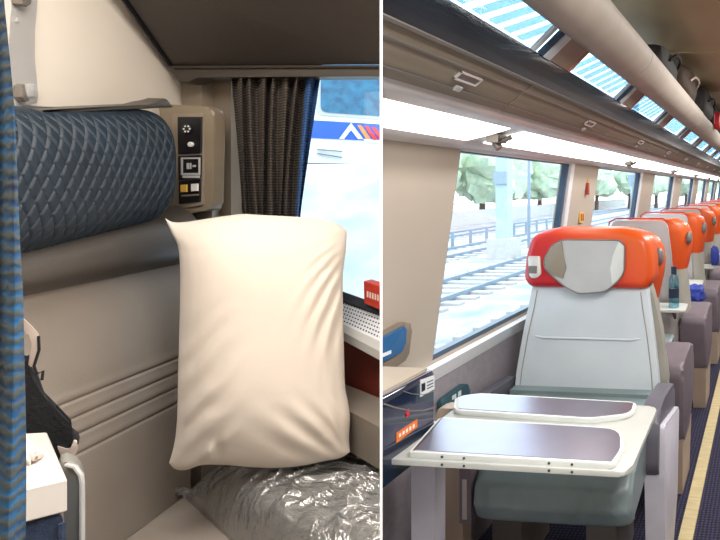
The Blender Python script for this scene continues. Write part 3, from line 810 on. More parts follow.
# glossy navy console beside the table
t_ = thing('wall_console', (-.98, 1.38, .30), 'glossy navy console with beige top beside the table, bearing white and orange labels', 'console')
b = B(); box(b, (-1.10, .9, .69), (-.90, 1.435, .905)); 
ed = [e for e in b.edges if abs(e.verts[0].co.y-1.435) < 1e-4 and abs(e.verts[1].co.y-1.435) < 1e-4 or (abs(e.verts[0].co.z-.905) < 1e-4 and abs(e.verts[1].co.z-.905) < 1e-4)]
bmesh.ops.bevel(b, geom=ed, offset=.018, segments=4, affect='EDGES', profile=.5)
obj('console_body', b, 'navy', t_, side=1)
b = B(); box(b, (-1.12, .9, .899), (-.912, 1.41, .912)); bevel_all(b, .003); o = obj('console_top', b, 'console_top', t_, side=1)
def xq(bm, pix, X, th=.0015):
    prism(bm, [hx(px, py, X) for px, py in pix], (th, 0, 0))
b = B(); xq(b, [(420, 380), (434, 375), (434, 389), (420, 397)], -.9); o = obj('white_label', b, 'sticker', t_, False)
b = B(); xq(b, [(421.5, 384), (425, 382.5), (425, 390), (421.5, 392)], -.8985, .001)
for k in range(3): xq(b, [(427, 382+k*3.2), (433, 379.5+k*3), (433, 380.3+k*3), (427, 382.9+k*3.2)], -.8985, .001)
obj('printed_mark', b, 'black_plastic', o, False)
b = B(); xq(b, [(396, 433), (417, 419), (417, 427), (396, 443)], -.9); o = obj('orange_label', b, 'orange_label', t_, False)
b = B()
for k in range(5): xq(b, [(399+k*3.4, 434-k*2.3), (400.8+k*3.4, 432.8-k*2.3), (400.8+k*3.4, 436-k*2.2), (399+k*3.4, 437.5-k*2.2)], -.8985, .001)
obj('printed_mark', b, 'paper', o, False)
b = B(); c0 = hx(407.5, 413, -.9)
st = []
for k in range(10):
    r_ = .012 if k % 2 == 0 else .005
    st.append(c0+Vector((0, math.sin(k*PI/5)*r_, math.cos(k*PI/5)*r_)))
prism(b, st, (.002, 0, 0)); o = obj('red_star', b, 'red_mark', t_, False); o['label'] = 'small red star mark'
b = B()
tube(b, [hx(px, py, -.899) for px, py in [(384, 404), (396, 408), (410, 411), (424, 410.5), (436, 407)]], .0022, 6)
tube(b, [hx(px, py, -.899) for px, py in [(403, 391), (412, 394), (424, 394.5), (436, 390)]], .0012, 6)
obj('trim_line', b, 'gunmetal', t_)

# blue pouch on the wall, teal fitting below the window
t_ = thing('wall_pocket', hx(393, 358, -1.08), 'tan-framed blue magazine pocket on the wall at the dividing line', 'pocket')
b = B(); prism(b, roundpoly([hx(px, py, -1.095) for px, py in [(370, 338), (400, 321), (405, 326), (401, 358), (370, 380)]], .012), (.025, 0, 0), .006, 2); obj('pocket_frame', b, 'pouch_tan', t_, side=1)
b = B(); prism(b, roundpoly([hx(px, py, -1.07) for px, py in [(370, 343), (403, 326), (402, 346), (398, 352), (370, 366)]], .008), (.012, 0, 0), .004, 2); o = obj('blue_cover', b, 'pouch_blue', t_, side=1)
b = B(); xq(b, [(374, 357), (391, 350), (391, 353.5), (374, 361)], -1.058, .001); obj('printed_mark', b, 'sticker', o, False, side=1)
b = B(); prism(b, roundpoly([hx(px, py, -1.115) for px, py in [(437, 400), (461, 383), (465, 386), (465, 410), (437, 410)]], .012), (.02, 0, 0), .005, 2)
o = obj('socket_cover', b, 'teal'); tag(o, 'dark teal rounded fitting on the lower wall just behind the table', 'fitting')
b = B(); xq(b, [(452, 396), (456, 393.5), (456, 398), (452, 400)], -1.095, .001); xq(b, [(458, 392), (461, 390), (461, 395), (458, 397)], -1.095, .001); obj('printed_mark', b, 'sticker', o, False)

# ================================================================== OUTSIDE, COACH SIDE
b = B(); box(b, (-60, 1.5, -1.3), (-1.6, 90, -1.2))
struct('ground', b, 'ballast')
for k, (x1, x2) in enumerate([(-3.4, -4.8), (-7.2, -8.6), (-11.5, -12.9), (-16, -17.4)]):
    t_ = thing('railway_track', ((x1+x2)/2, 20, -1.2), ['nearest pale railway track outside the coach window', 'second railway track out from the coach window', 'third railway track out from the coach window', 'farthest railway track, close to the trees'][k], 'track', 'railway tracks outside the window')
    for x in (x1, x2):
        b = B(); box(b, (x-.035, 3.4 if k == 0 else 5, -1.2), (x+.035, 80, -1.05)); obj('rail', b, 'rail_steel', t_, False)
    b = B()
    for j in range(70): box(b, (x2-.5, 5+j*.65, -1.2), (x1+.5, 5.25+j*.65, -1.14))
    o = obj('sleepers', b, 'concrete', t_, False)
t_ = thing('catenary_mast', (-9.6, 19.5, -1.2), 'pale blue-grey mast with a concrete foot outside the first coach window', 'mast')
def mastat(t_, x, y, w=.12, h=6):
    b = B(); box(b, (x-w, y-w, -1.2), (x+w, y+w, h)); bevel_all(b, .02); obj('mast_pole', b, 'mast', t_)
    b = B(); box(b, (x-.45, y-.45, -1.2), (x+.45, y+.45, -.45)); bevel_all(b, .03); obj('concrete_foot', b, 'concrete', t_)
    b = B(); box(b, (x-.25, y-w-.12, 1.55), (x+.25, y-w, 2.0)); bevel_all(b, .01); obj('switch_box', b, 'rail_steel', t_)
mastat(t_, -9.6, 19.5, .22)
t_ = thing('catenary_mast', (-10.2, 23, -1.2), 'thin dark pole right of the pale mast outside the first window', 'mast')
b = B(); tube(b, [(-10.2, 23, -1.2), (-10.2, 23, 7)], .07, 8); obj('mast_pole', b, 'rail_steel', t_); b = B(); tube(b, [(-10.2, 23, 2.6), (-8.2, 23, 3.0)], .04, 8); obj('mast_arm', b, 'rail_steel', t_)
t_ = thing('catenary_mast', (-6, 23, -1.2), 'dark mast seen through the second coach window', 'mast'); mastat(t_, -6.0, 25, .16)
for i in range(12):
    x, y = -13.7, 20+i*1.5
    b = B(); box(b, (x-.05, y-.05, -1.2), (x+.05, y+.05, -.55)); 
    if i == 0: fp = obj('fence_post', b, 'rail_steel', smooth=False); tag(fp, 'short post in the low line of posts between the tracks', 'post', 'low posts between the tracks')
    else:
        b.free(); dup(fp, (x, y, -1.2))
def tree(x, y, r, h, lab):
    t_ = thing('tree', (x, y, -1.2), lab, 'tree', 'trees beyond the tracks')
    b = B(); tube(b, [(x, y, -1.2), (x+.1, y, h*.5), (x, y, h*.8)], [.25, .18, .08], 8); obj('trunk', b, 'bag_brown', t_)
    b = B()
    for i in range(9):
        a = random.random()*6.28; q = random.random()*r*.6
        blob(b, (x+q*math.cos(a), y+q*math.sin(a), h*(.45+.5*random.random())), (r*.55, r*.55, r*.5), random.random()*50, 8, 1, .5)
    obj('foliage', b, 'leaf', t_)
for i, (x, y) in enumerate([(-22, 29), (-23, 33), (-24, 37.5), (-22, 41), (-23, 46), (-22, 52), (-21, 58), (-20, 64), (-22, 26), (-14, 70), (-17, 68), (-11, 76), (-8, 82)]):
    tree(x, y, 3.0, 3.0+random.random()*1.6, 'pale green tree beyond the railway tracks outside the coach windows')
b = B(); box(b, (-21, 8, -1.2), (-20.6, 80, -.2)); o = obj('low_wall', b, 'concrete'); tag(o, 'long low pale wall beyond the railway tracks', 'wall')

# ================================================================== COMPARTMENT
A2 = Vector((-1.319, 1.05)); D2 = Vector((-.2102, .9777)); N2 = Vector((.9777, .2102))
def SP(s, off, z):
    q = A2+D2*s+N2*off; return C(q.x, q.y, z)
def spx(px, py, off=0):
    m_ = (px-CX)/F; q = A2+N2*off    # u = m d
    s = (m_*q.y-q.x)/(D2.x-m_*D2.y); d = q.y+D2.y*s
    return s, zz(py, d)
W2 = Vector((ud(230, 1.62), 1.62)); WD = Vector((.983, -.184)); WN = Vector((-.184, -.983))
def WP(s, off, z):
    q = W2+WD*s+WN*off; return C(q.x, q.y, z)
def wpx(px, py, off=0):
    m_ = (px-CX)/F; q = W2+WN*off
    s = (m_*q.y-q.x)/(WD.x-m_*WD.y); d = q.y+WD.y*s
    return s, zz(py, d)
def sbox(bm, s0, s1, o0, o1, z0, z1, T=SP):
    hexa(bm, [T(s0, o0, z0), T(s1, o0, z0), T(s1, o1, z0), T(s0, o1, z0), T(s0, o0, z1), T(s1, o0, z1), T(s1, o1, z1), T(s0, o1, z1)])
# walls
b = B(); sbox(b, -1.6, .62, -.14, -.09, 0, 2.2); struct('wall_compartment_left', b, 'cream_wall')
b = B()
sbox(b, -.12, .0, -.05, 0, 0, 2.2, WP); sbox(b, .0, .62, -.05, 0, 0, 1.06, WP); sbox(b, .0, .62, -.05, 0, 1.80, 2.2, WP)
struct('wall_compartment_window', b, 'beige_trim', side=-1)
b = B(); s0, _ = wpx(212, 100, .03); s1_, _ = wpx(231, 100, .03); sbox(b, s0, s1_, 0, .03, 1.0, 1.85, WP)
sbox(b, wpx(205, 90, .0)[0], s0+.005, 0, .06, 0, 1.85, WP); bevel_all(b, .005); struct('trim_compartment_post', b, 'beige_trim')
# far corner fill behind the back
b = B(); sbox(b, .40, .62, -.12, -.02, 0, 1.3); struct('trim_compartment_corner', b, 'beige_trim')
b = B(); prism(b, [at(px, py, 1.505) for px, py in [(160, 107), (212, 109), (212, 260), (160, 260)]], C(-.06, .10, 0)); struct('trim_compartment_back', b, 'beige_trim')
w = bpy.data.objects.new('window_30', None); COL.objects.link(w); w.location = WP(.3, 0, 1.06); w['kind'] = 'structure'
b = B(); sbox(b, 0, .62, -.035, -.03, 1.06, 1.80, WP); obj('pane', b, 'glass', w, False, side=-1)
b = B(); sbox(b, 0, .62, -.03, .02, 1.055, 1.078, WP); obj('window_frame', b, 'dark_frame', w, False, side=-1)

# --- seat backrest along the left wall
t_ = thing('sleeper_seat', SP(.1, .3, 0), 'wide brown sleeper seat with quilted blue headrest along the cream wall', 'seat')
zc = .588
sEnd, _ = spx(181, 300, .0)
S0 = -.9
# lower back with seams
def fr(s, t):
    ss = S0+(sEnd+.03-S0)*s; z = .50+(1.215-.50)*t
    o = 0
    for zs in (.835, .877, .915, .953):
        zs2 = zs+.02*max(0, min(1, (.2-ss)/.6))*0
        o -= .0035*math.exp(-((z-zs2)/.003)**2)
        o += .0012*math.exp(-((z-zs2-.012)/.009)**2)
    return SP(ss, o+.004*math.sin(ss*3), z)
def bk(s, t): return SP(S0+(sEnd+.03-S0)*s, -.08, .50+(1.215-.50)*t)
b = B(); solid(b, fr, bk, 12, 300); obj('backrest', b, 'tan_leather', t_)
# bolster
zb0, zb1 = 1.192, 1.345
def fr(s, t):
    ss = S0+(sEnd+.015-S0)*s; zlo = 1.19+.012*ss; zhi = 1.30+.050*max(ss, -.1)/.4
    z = zlo+(zhi-zlo)*t; o = .058*(1-abs(2*t-1)**2.4)**.6
    o *= 1-max(0, (s-.985)/.015)**2*.9
    return SP(ss, o-.01, z)
def bk(s, t):
    ss = S0+(sEnd+.015-S0)*s; zlo = 1.19+.012*ss; zhi = 1.30+.050*max(ss, -.1)/.4
    return SP(ss, -.07, zlo+(zhi-zlo)*t)
b = B(); solid(b, fr, bk, 60, 24); obj('bolster', b, 'bolster', t_)
# quilted headrest
HE = spx(177, 160, .05)[0]
def top(ss): return 1.556+.05*(ss)/.4
def bot(ss): return 1.272+.060*max(ss, -.1)/.4
def quilt(a, z):
    q = .031
    u1 = (a*1.25+z*.62)/q; u2 = (a*1.25-z*.62)/q
    f1 = abs((u1 % 1)-.5)*2; f2 = abs((u2 % 1)-.5)*2
    return -.0055*max(f1**7, f2**7)
def fr(s, t):
    ss = S0*.45+(HE-S0*.45)*s; zlo, zhi = bot(ss), top(ss)
    endk = max(0, (ss-(HE-.06))/.06)
    z = zlo+(zhi-zlo)*t
    z = (z-(zlo+zhi)/2)*(1-.10*endk**2)+(zlo+zhi)/2
    prof = (1-abs(2*t-1)**3.0)**.55
    o = .075*prof*(1-.85*endk**3)+1.0*quilt(ss, z)*min(1, prof*1.5)
    return SP(ss, o, z)
def bk(s, t):
    ss = S0*.45+(HE-S0*.45)*s; return SP(ss, -.07, bot(ss)+(top(ss)-bot(ss))*t)
b = B(); solid(b, fr, bk, 360, 150); hr = obj('headrest', b, 'quilt', t_)
b = B(); pts = [spx(px, py, -.01) for px, py in [(14, 108), (60, 107), (105, 105), (128, 104), (140, 101), (149, 98), (157, 107), (14, 114)]]
prism(b, [SP(s, -.02, z) for s, z in pts], SP(0, .05, 0)-SP(0, 0, 0), .008, 2); o = obj('headrest_flap', b, 'bolster', t_)
# seat cushion
b = B()
cs = [SP(S0, -.02, .45), SP(.62, -.02, .45), SP(.62, .75, .45), SP(S0, .75, .45)]
cs = [SP(S0, 0.003, .45), SP(.52, .003, .45), C(ud(381.2, 1.45), 1.49, .45), C(ud(381.2, .62), .70, .45), C(ud(200, .55), .55, .45)]
prism(b, cs, (0, 0, zc-.45), .02, 4); obj('seat_cushion', b, 'tan_leather', t_, side=-1)
b = B(); prism(b, [Vector((p.x*.99, p.y, .02)) for p in cs], (0, 0, .43)); obj('seat_base', b, 'beige_trim', t_, False, side=-1)

# --- grab bracket on the wall
t_ = thing('coat_hook_plate', SP(-.05, -.08, 1.55), 'curved brushed metal strip with a small hook on the cream wall', 'coat hook')
def plate(pix, o0, o1, bev):
    a = B(); pts = [SP(spx(px, py, o1)[0], o1, spx(px, py, o1)[1]) for px, py in pix]
    prism(a, pts, SP(0, o0-o1, 0)-SP(0, 0, 0), bev, 2); return a
pl_ = [(10, -30), (40, -30), (37, 8), (35, 30), (35, 60), (37, 80), (39, 95), (38, 103), (17, 108), (13, 100), (11, 85), (9, 40), (11, 10)]
obj('metal_strip', plate(pl_, -.088, -.07, .003), 'strip_metal', t_)
obj('hook', plate([(22, 86), (25, 84), (26, 96), (29, 98), (30, 101), (26, 102), (22, 97)], -.07, -.055, .002), 'gunmetal', t_)
obj('hook_plate', plate([(27, 84), (35, 84), (35, 97), (28, 97)], -.07, -.066, .001), 'vent_grey', t_)
obj('latch_block', plate([(21, -8), (33, -8), (32, 4), (28, 7), (23, 4)], -.07, -.05, .003), 'gunmetal', t_)
obj('rivet', plate([(16.5, 18), (19.5, 18), (19.5, 22), (16.5, 22)], -.07, -.066, .001), 'vent_grey', t_)

# --- overhead bunk
t_ = thing('folded_bunk', at(270, 60, 1.50), 'dark brown folded upper bunk hanging above the window', 'bunk')
b = B()
lo_l, lo_r = at(172, 66, 1.52), at(400, 64, 1.44)
hi_l, hi_r = at(106, -30, 1.28), at(400, -60, 1.20)
bk_ = Vector((0, 0, 1)) ; nrm = (hi_l-lo_l).cross(lo_r-lo_l).normalized()
if nrm.z < 0: nrm = -nrm
hexa(b, [lo_l, lo_r, hi_r, hi_l, lo_l+nrm*.05, lo_r+nrm*.05, hi_r+nrm*.05, hi_l+nrm*.05]); bevel_all(b, .006); obj('bunk_panel', b, 'bunk', t_, side=-1)
b = B(); a0, a1 = at(172, 71, 1.52), at(400, 71, 1.44)
tube(b, [at(171, 67, 1.515), at(400, 66.5, 1.435)], .004, 8)
pr = [at(174, 67.5, 1.52), at(400, 67, 1.44), at(400, 76, 1.44), at(197, 77, 1.51), at(190, 82, 1.51), at(178, 82, 1.515), at(171, 72, 1.52)]
prism(b, pr, C(0, .05, 0), .002, 1); obj('bunk_edge', b, 'bunk_edge', t_, side=-1)
b = B(); tube(b, [lo_l+Vector((-.004, 0, .0)), hi_l+Vector((-.004, 0, 0))], .008, 8); obj('edge_seal', b, 'black_plastic', t_)

# --- control unit beside the headrest
t_ = thing('control_unit', at(190, 212, 1.50), 'beige control unit with black switch panels beside the blue headrest', 'control panel')
du = 1.47
b = B()
ol = roundpoly([at(px, py, du) for px, py in [(158, 104), (208, 106), (214, 112), (212, 206), (208, 210), (172, 216), (168, 212), (168, 150)]], .012)
prism(b, ol, C(0.0, .035, 0), .006, 3); o = obj('housing', b, 'unit_beige', t_)
b = B(); ol2 = [at(px, py, du+.001) for px, py in [(174, 114), (205, 113), (205, 205), (175, 209)]]
prism(b, roundpoly(ol2, .006), C(.0, -.006, 0), .002, 2); o = obj('inner_panel', b, 'beige_trim', t_)
def cp(pix, d0, th, bev=.001): 
    a = B(); prism(a, [at(px, py, d0) for px, py in pix], C(0, -th, 0), bev, 1); return a
def circ(bm, px, py, r, d0, th, n=18):
    c0 = at(px, py, d0); ax = C(1, 0, 0); 
    pts = [c0+ax*(r*math.cos(2*PI*k/n))+Vector((0, 0, r*math.sin(2*PI*k/n))) for k in range(n)]
    prism(bm, pts, C(0, -th, 0), th*.2, 1)
d1 = du-.005
P1 = obj('light_switch_panel', cp([(179, 117), (203, 117), (202.5, 153), (179.5, 154)], d1, .005), 'black_plastic', t_)
P2 = obj('card_panel', cp([(179.5, 156), (202.5, 155), (202, 178), (180, 180)], d1, .005), 'black_plastic', t_)
P3 = obj('socket_panel', cp([(180, 181), (202, 179), (201.5, 201), (180.5, 204)], d1, .005), 'black_plastic', t_)
a = B(); circ(a, 187, 129, .0135, d1-.005, .006); k_ = obj('reading_lamp', a, 'dark_frame', P1)
a = B()
for k in range(6):
    an = k*PI/3; circ(a, 187+3.0*math.cos(an), 129+3.0*math.sin(an), .0024, d1-.011, .002, 8)
obj('lamp_dots', a, 'white_plastic', P1)
a = B(); circ(a, 192, 144.5, .0068, d1-.005, .007); obj('knob', a, 'white_plastic', P1)
a = B()
for (x0, y0, x1, y1) in [(181.5, 157.5, 200.5, 159), (181.5, 173, 200.5, 175), (181.5, 159, 183, 173), (199, 159, 200.5, 173)]:
    prism(a, [at(x0, y0, d1-.005), at(x1, y0, d1-.005), at(x1, y1, d1-.005), at(x0, y1, d1-.005)], C(0, -.002, 0))
for (x0, y0, x1, y1) in [(187, 163, 189, 169), (190, 163, 191.5, 169), (193, 165, 196, 167), (183, 175.5, 200, 178)]:
    prism(a, [at(x0, y0, d1-.005), at(x1, y0, d1-.005), at(x1, y1, d1-.005), at(x0, y1, d1-.005)], C(0, -.0015, 0))
obj('card_frame', a, 'vent_grey', P2, False)
a = B(); prism(a, [at(181.5, 185, d1-.005), at(188, 184.5, d1-.005), at(188, 192, d1-.005), at(181.5, 192.5, d1-.005)], C(0, -.004, 0), .001, 1); obj('yellow_switch', a, 'yellow', P3)
a = B(); prism(a, [at(192, 184, d1-.005), at(199, 183.5, d1-.005), at(199, 191, d1-.005), at(192, 191.5, d1-.005)], C(0, -.004, 0), .001, 1); obj('white_switch', a, 'white_plastic', P3)
a = B(); prism(a, [at(182, 195, d1-.005), at(199, 194, d1-.005), at(199, 195.5, d1-.005), at(182, 196.5, d1-.005)], C(0, -.002, 0)); obj('slot_trim', a, 'unit_beige', P3, False)

# --- window curtain
t_ = thing('window_curtain', at(275, 300, 1.50), 'dark brown woven curtain with blue edge bunched at the compartment window', 'curtain')
def cfun(s0, s1, back=0):
    def f_(s, t):
        y = 62+(330-62)*t; sc = s0+(s1-s0)*s
        tt = (y-62)/150
        pl2 = 230+11*min(tt, 1.2)-4*math.sin(min(tt, 1)*PI)*0; pr2 = 321-19*min(tt, 1.0)
        px = pl2+(pr2-pl2)*sc + 1.6*math.sin(sc*21+2*tt)
        d = 1.515+.017*math.sin(sc*2*PI*7.5+.8*math.sin(3*tt))+.006*math.sin(sc*31+tt*2)+back
        return at(px, y, d)
    return f_
b = B(); solid(b, cfun(0, .86), cfun(0, .86, .004), 140, 30); obj('curtain_cloth', b, 'win_curtain', t_)
b = B(); solid(b, cfun(.86, 1), cfun(.86, 1, .004), 26, 30); o = obj('curtain_edge', b, 'blue_hem', t_); o['label'] = 'blue edge of the brown curtain'

# --- sill, vent, ledges at the right of the pillow
def quadbox(bm, top4, down):
    hexa(bm, [p+Vector(down) for p in top4]+list(top4))
t_ = thing('heating_sill', at(365, 350, 1.45), 'grey perforated heating sill under the compartment window', 'sill')
b = B(); quadbox(b, [at(330, 318, 1.47), at(390, 346, 1.40), at(390, 312, 1.515), at(330, 294, 1.545)], (0, 0, -.012)); obj('vent_grille', b, 'vent_pale', t_, False, side=-1)
b = B()
for i in range(22):
    for j in range(6):
        fx, fy = (i+.5+(j % 2)*.5)/22, (j+.8)/7.5
        p = at(330, 318, 1.47).lerp(at(390, 346, 1.40), fx); q = at(330, 294, 1.545).lerp(at(390, 312, 1.515), fx)
        c0 = p.lerp(q, fy)+Vector((0, 0, .0012))
        ax, ay = C(1, 0, 0), (q-p).normalized()
        vs = [b.verts.new(c0+ax*.0024*math.cos(k*PI/4)+ay*.0036*math.sin(k*PI/4)) for k in range(8)]
        b.faces.new(vs)
hg = obj('vent_holes', b, 'black_plastic', t_, False, side=0)
bmh = bmesh.new(); bmh.from_mesh(hg.data); bmesh.ops.translate(bmh, verts=bmh.verts[:], vec=worldloc(t_))
cut(bmh, -1); bmesh.ops.translate(bmh, verts=bmh.verts[:], vec=-worldloc(t_)); bmh.to_mesh(hg.data); bmh.free()
b = B(); quadbox(b, [at(330, 325, 1.45), at(390, 357, 1.385), at(390, 346, 1.40), at(330, 318, 1.47)], (0, 0, -.022)); bevel_all(b, .003); obj('sill_lip', b, 'vent_grey', t_, side=-1)
b = B(); quadbox(b, [at(330, 296, 1.530), at(390, 317, 1.49), at(390, 308, 1.515), at(330, 287, 1.545)], (0, 0, -.006)); obj('rubber_strip', b, 'dark_frame', t_, False, side=-1)
b = B(); quadbox(b, [at(330, 336, 1.53), at(392, 366, 1.455), at(392, 345, 1.515), at(330, 330, 1.56)], (0, 0, -.30)); obj('red_panel', b, 'red_brown', t_, False, side=-1)
t_ = thing('side_shelf', at(365, 420, 1.40), 'plain grey-brown ledge low on the wall right of the pillow', 'ledge')
b = B(); quadbox(b, [at(325, 398, 1.40), at(392, 434, 1.29), at(392, 403, 1.44), at(325, 376, 1.51)], (0, 0, -.10)); bevel_all(b, .006); obj('ledge_top', b, 'ledge_grey', t_, side=-1)
t_ = thing('matchbox', at(371, 303, 1.46), 'small red cardboard box on the window sill', 'box')
b = B(); prism(b, [at(363.5, 281, 1.47), at(385, 288, 1.45), at(385, 312, 1.45), at(364, 303, 1.47)], C(.004, .03, .0), .001, 1); obj('carton', b, 'matchbox', t_, side=-1)
b = B()
for k in range(5): prism(b, [at(367+k*2.6, 291+k*.9, 1.466-k*.0023), at(368.6+k*2.6, 291.4+k*.9, 1.466-k*.0023), at(368.6+k*2.6, 297.4+k*.9, 1.466-k*.0023), at(367+k*2.6, 297+k*.9, 1.466-k*.0023)], C(0, -.001, 0))
obj('printed_mark', b, 'cream_cloth', t_, False, side=-1)

# --- pillow
def curve(pts):
    L = [0]
    for i in range(1, len(pts)): L.append(L[-1]+math.dist(pts[i], pts[i-1]))
    def f_(t):
        t = t*L[-1]
        for i in range(1, len(pts)):
            if t <= L[i]+1e-9:
                k = (t-L[i-1])/(L[i]-L[i-1])
                p0_, p1_ = pts[max(i-2, 0)], pts[i-1]; p2_, p3_ = pts[i], pts[min(i+1, len(pts)-1)]
                return tuple(.5*((2*p1_[a])+(-p0_[a]+p2_[a])*k+(2*p0_[a]-5*p1_[a]+4*p2_[a]-p3_[a])*k*k+(-p0_[a]+3*p1_[a]-3*p2_[a]+p3_[a])*k**3) for a in (0, 1))
        return pts[-1]
    return f_
cT = curve([(165, 218), (173, 222), (185, 222), (205, 219), (225, 216), (243, 214), (262, 215), (282, 216), (300, 217), (320, 219), (336, 223), (347, 231)])
cBt = curve([(169, 463), (175, 469), (186, 470), (202, 465), (225, 465), (250, 467), (275, 468), (300, 466), (325, 461), (340, 458), (350, 452)])
cLf = curve([(165, 218), (171, 232), (178, 247), (180, 270), (180, 300), (179, 340), (178, 380), (177, 420), (174, 445), (169, 463)])
cR = curve([(347, 231), (346, 250), (343, 275), (343, 310), (344, 350), (345, 385), (348, 402), (350, 418), (349, 438), (350, 452)])
def coons(s, t):
    T_, Bo, Le, Ri = cT(s), cBt(s), cLf(t), cR(t)
    c00, c10, c01, c11 = cT(0), cT(1), cBt(0), cBt(1)
    return tuple((1-t)*T_[a]+t*Bo[a]+(1-s)*Le[a]+s*Ri[a]-((1-s)*(1-t)*c00[a]+s*(1-t)*c10[a]+(1-s)*t*c01[a]+s*t*c11[a]) for a in (0, 1))
def pil(sgn):
    def f_(s, t):
        px, py = coons(s, t)
        d = (1.285+.14*s)*(1-t)+(1.235+.085*s)*t
        pr = (max(0, 1-abs(2*s-1)**3.2))**.65*(max(0, 1-abs(2*t-1)**3.6))**.6
        th = .075*pr
        if sgn < 0:
            v = Vector((s*3.0, t*2.2, 0))
            e = pr**.5
            wr = .010*noise.noise(Vector((s*2.2+t*1.4, t*1.4-s*1.0, 3)))*e
            # fan of creases from the upper right and lower right, soft folds low on the left
            a1 = math.atan2(t+.05, 1.12-s); wr += .0052*math.sin(a1*44+2*noise.noise(v))*math.exp(-((s-.90)**2/.018+(t-.36)**2/.035))
            a2 = math.atan2(1.1-t, 1.1-s); wr += .0045*math.sin(a2*30)*math.exp(-((s-.75)**2/.05+(t-.88)**2/.012))
            wr += .006*math.sin((s*1.0+t*1.6)*30+2*noise.noise(v*2))*math.exp(-((s-.15)**2/.03+(t-.70)**2/.08))*.7
            wr += .008*math.exp(-((s-.22)**2/.0008+(t-.955)**2/.0012))
            wr -= .006*math.exp(-((s-.27)**2/.0006+(t-.94)**2/.0015))
            th += wr*min(1, e*1.5)
        # keep the silhouette where measured: puff towards the viewer and away
        return at(px, py, d+sgn*th)
    return f_
t_ = thing('pillow', at(260, 468, 1.31), 'white cotton pillow standing upright on the wrapped duvet', 'pillow')
b = B(); solid(b, pil(-1), pil(1), 130, 170); obj('pillow_cover', b, 'pillow', t_)

# --- duvet in its plastic bag
Bl = C(ud(188, 1.435), 1.435, zc); Br = C(ud(396, 1.48), 1.48, zc); Fr_ = C(ud(430, .98), .98, zc); Fl = C(ud(262, 1.17), 1.17, zc)
def duv(grow, hgt, amp, seed, lift):
    def f_(s, t):
        k = 1+grow
        s2, t2 = .5+(s-.5)*k, .5+(t-.5)*k
        p = Bl*(1-s2)*(1-t2)+Br*s2*(1-t2)+Fr_*s2*t2+Fl*(1-s2)*t2
        e = (max(0, 1-abs(2*s-1)**4))**.5*(max(0, 1-abs(2*t-1)**4))**.5
        nse = noise.noise(Vector((p.x*9, p.y*9, seed)))*.6+noise.noise(Vector((p.x*19, p.y*19, seed+5)))*.4
        rid = 1-abs(noise.noise(Vector((p.x*13+p.y*6, p.y*20, seed+9))))*2
        fine = (1-abs(noise.noise(Vector((p.x*10-p.y*15, p.x*11+p.y*5, seed+3))))*3.2)
        fine = max(0, fine)**3
        z = zc+lift+hgt*e*(1-.10*t)+amp*(nse+.5*rid+(.7*fine if seed > 5 else 0))*e
        ctr = (Bl+Br+Fr_+Fl)/4
        q = ctr+(p-ctr)*(1+.03*(1-e)*0)
        return Vector((q.x, q.y, z))
    return f_
def flat(grow, lift):
    def f_(s, t):
        k = 1+grow
        s2, t2 = .5+(s-.5)*k, .5+(t-.5)*k
        p = Bl*(1-s2)*(1-t2)+Br*s2*(1-t2)+Fr_*s2*t2+Fl*(1-s2)*t2
        return Vector((p.x, p.y, zc+lift))
    return f_
t_ = thing('wrapped_duvet', (Bl+Fr_)/2, 'folded grey duvet in a shiny clear plastic bag under the pillow', 'duvet')
b = B(); solid(b, duv(-.03, .115, .006, 2, .004), flat(-.03, .004), 90, 70); obj('duvet', b, 'duvet', t_, side=-1)
b = B(); solid(b, duv(.02, .134, .016, 11, .002), flat(.02, .001), 300, 220); o = obj('plastic_bag', b, 'plastic_film', t_, side=-1); o['label'] = 'crinkled clear plastic bag'
b = B(); 
for i in range(5):
    p = at(176+4*i, 492+2*i, 1.44); q = p+Vector((random.uniform(-.01, .01), random.uniform(-.01, .01), random.uniform(.0, .018)))
    tube(b, [p, (p+q)/2+Vector((.006, 0, .004)), q], [.004, .009, .003], 6)
obj('bag_knot', b, 'plastic_film', o)

# --- foreground left: curtain, bag, carton, jeans bag, armrest
def bc(back):
    def f_(s, t):
        y = -120+(760)*t
        edge = 4+9*min(1, max(0, y)/110)+12*min(1, max(0, (y-110)/190)) + 1.5*math.sin(y/60)
        px = -90+(edge+90)*s
        d = .56+.012*math.sin(s*17+y*.006)+back
        return at(px, y, d)
    return f_
b = B(); solid(b, bc(0), bc(.004), 60, 60); o = obj('door_curtain', b, 'blue_curtain'); tag(o, 'blurred blue patterned curtain down the extreme left edge', 'curtain')
def RD(px): 
    v = C((px-CX)/F, 1, 0); return v.normalized()
t_ = thing('blue_holdall', hz(20, 500, zc+.34), 'dark blue fabric bag standing on the seat below the white carton', 'bag')
t_.location.z = zc
b = B(); zt_ = .930
ft = [hz(-30, 532, zt_), hz(63, 513, zt_), hz(46, 462, zt_), hz(-20, 470, zt_)]
prism(b, ft, (0, 0, zc+.002-zt_), .010, 3); obj('bag_body', b, 'denim', t_)
b = B(); p = ft[1]+Vector((.004, -.004, 0)); tube(b, [p+Vector((0, 0, -.012)), Vector((p.x, p.y, zc+.01))], .004, 6); obj('seam_piping', b, 'denim', t_)
t_ = thing('white_carton', hz(20, 490, zt_+.002), 'open white paper carton on the blue bag at the left edge', 'carton')
ct = [hz(-30, 502, .980), hz(67, 479, .980), hz(47, 432, .980), hz(-20, 436, .980)]
b = B(); prism(b, ct, (0, 0, -.047), .002, 1); obj('carton_body', b, 'carton', t_)
b = B()
for zk in (.955, .966): prism(b, [ct[0]+Vector((0, -.0006, zk-.98)), ct[1]+Vector((-.002, -.0006, zk-.98)), ct[1]+Vector((-.004, .003, zk-.98)), ct[0]+Vector((0, .004, zk-.98))], (0, 0, .0012))
obj('layer_line', b, 'cream_cloth', t_, False)
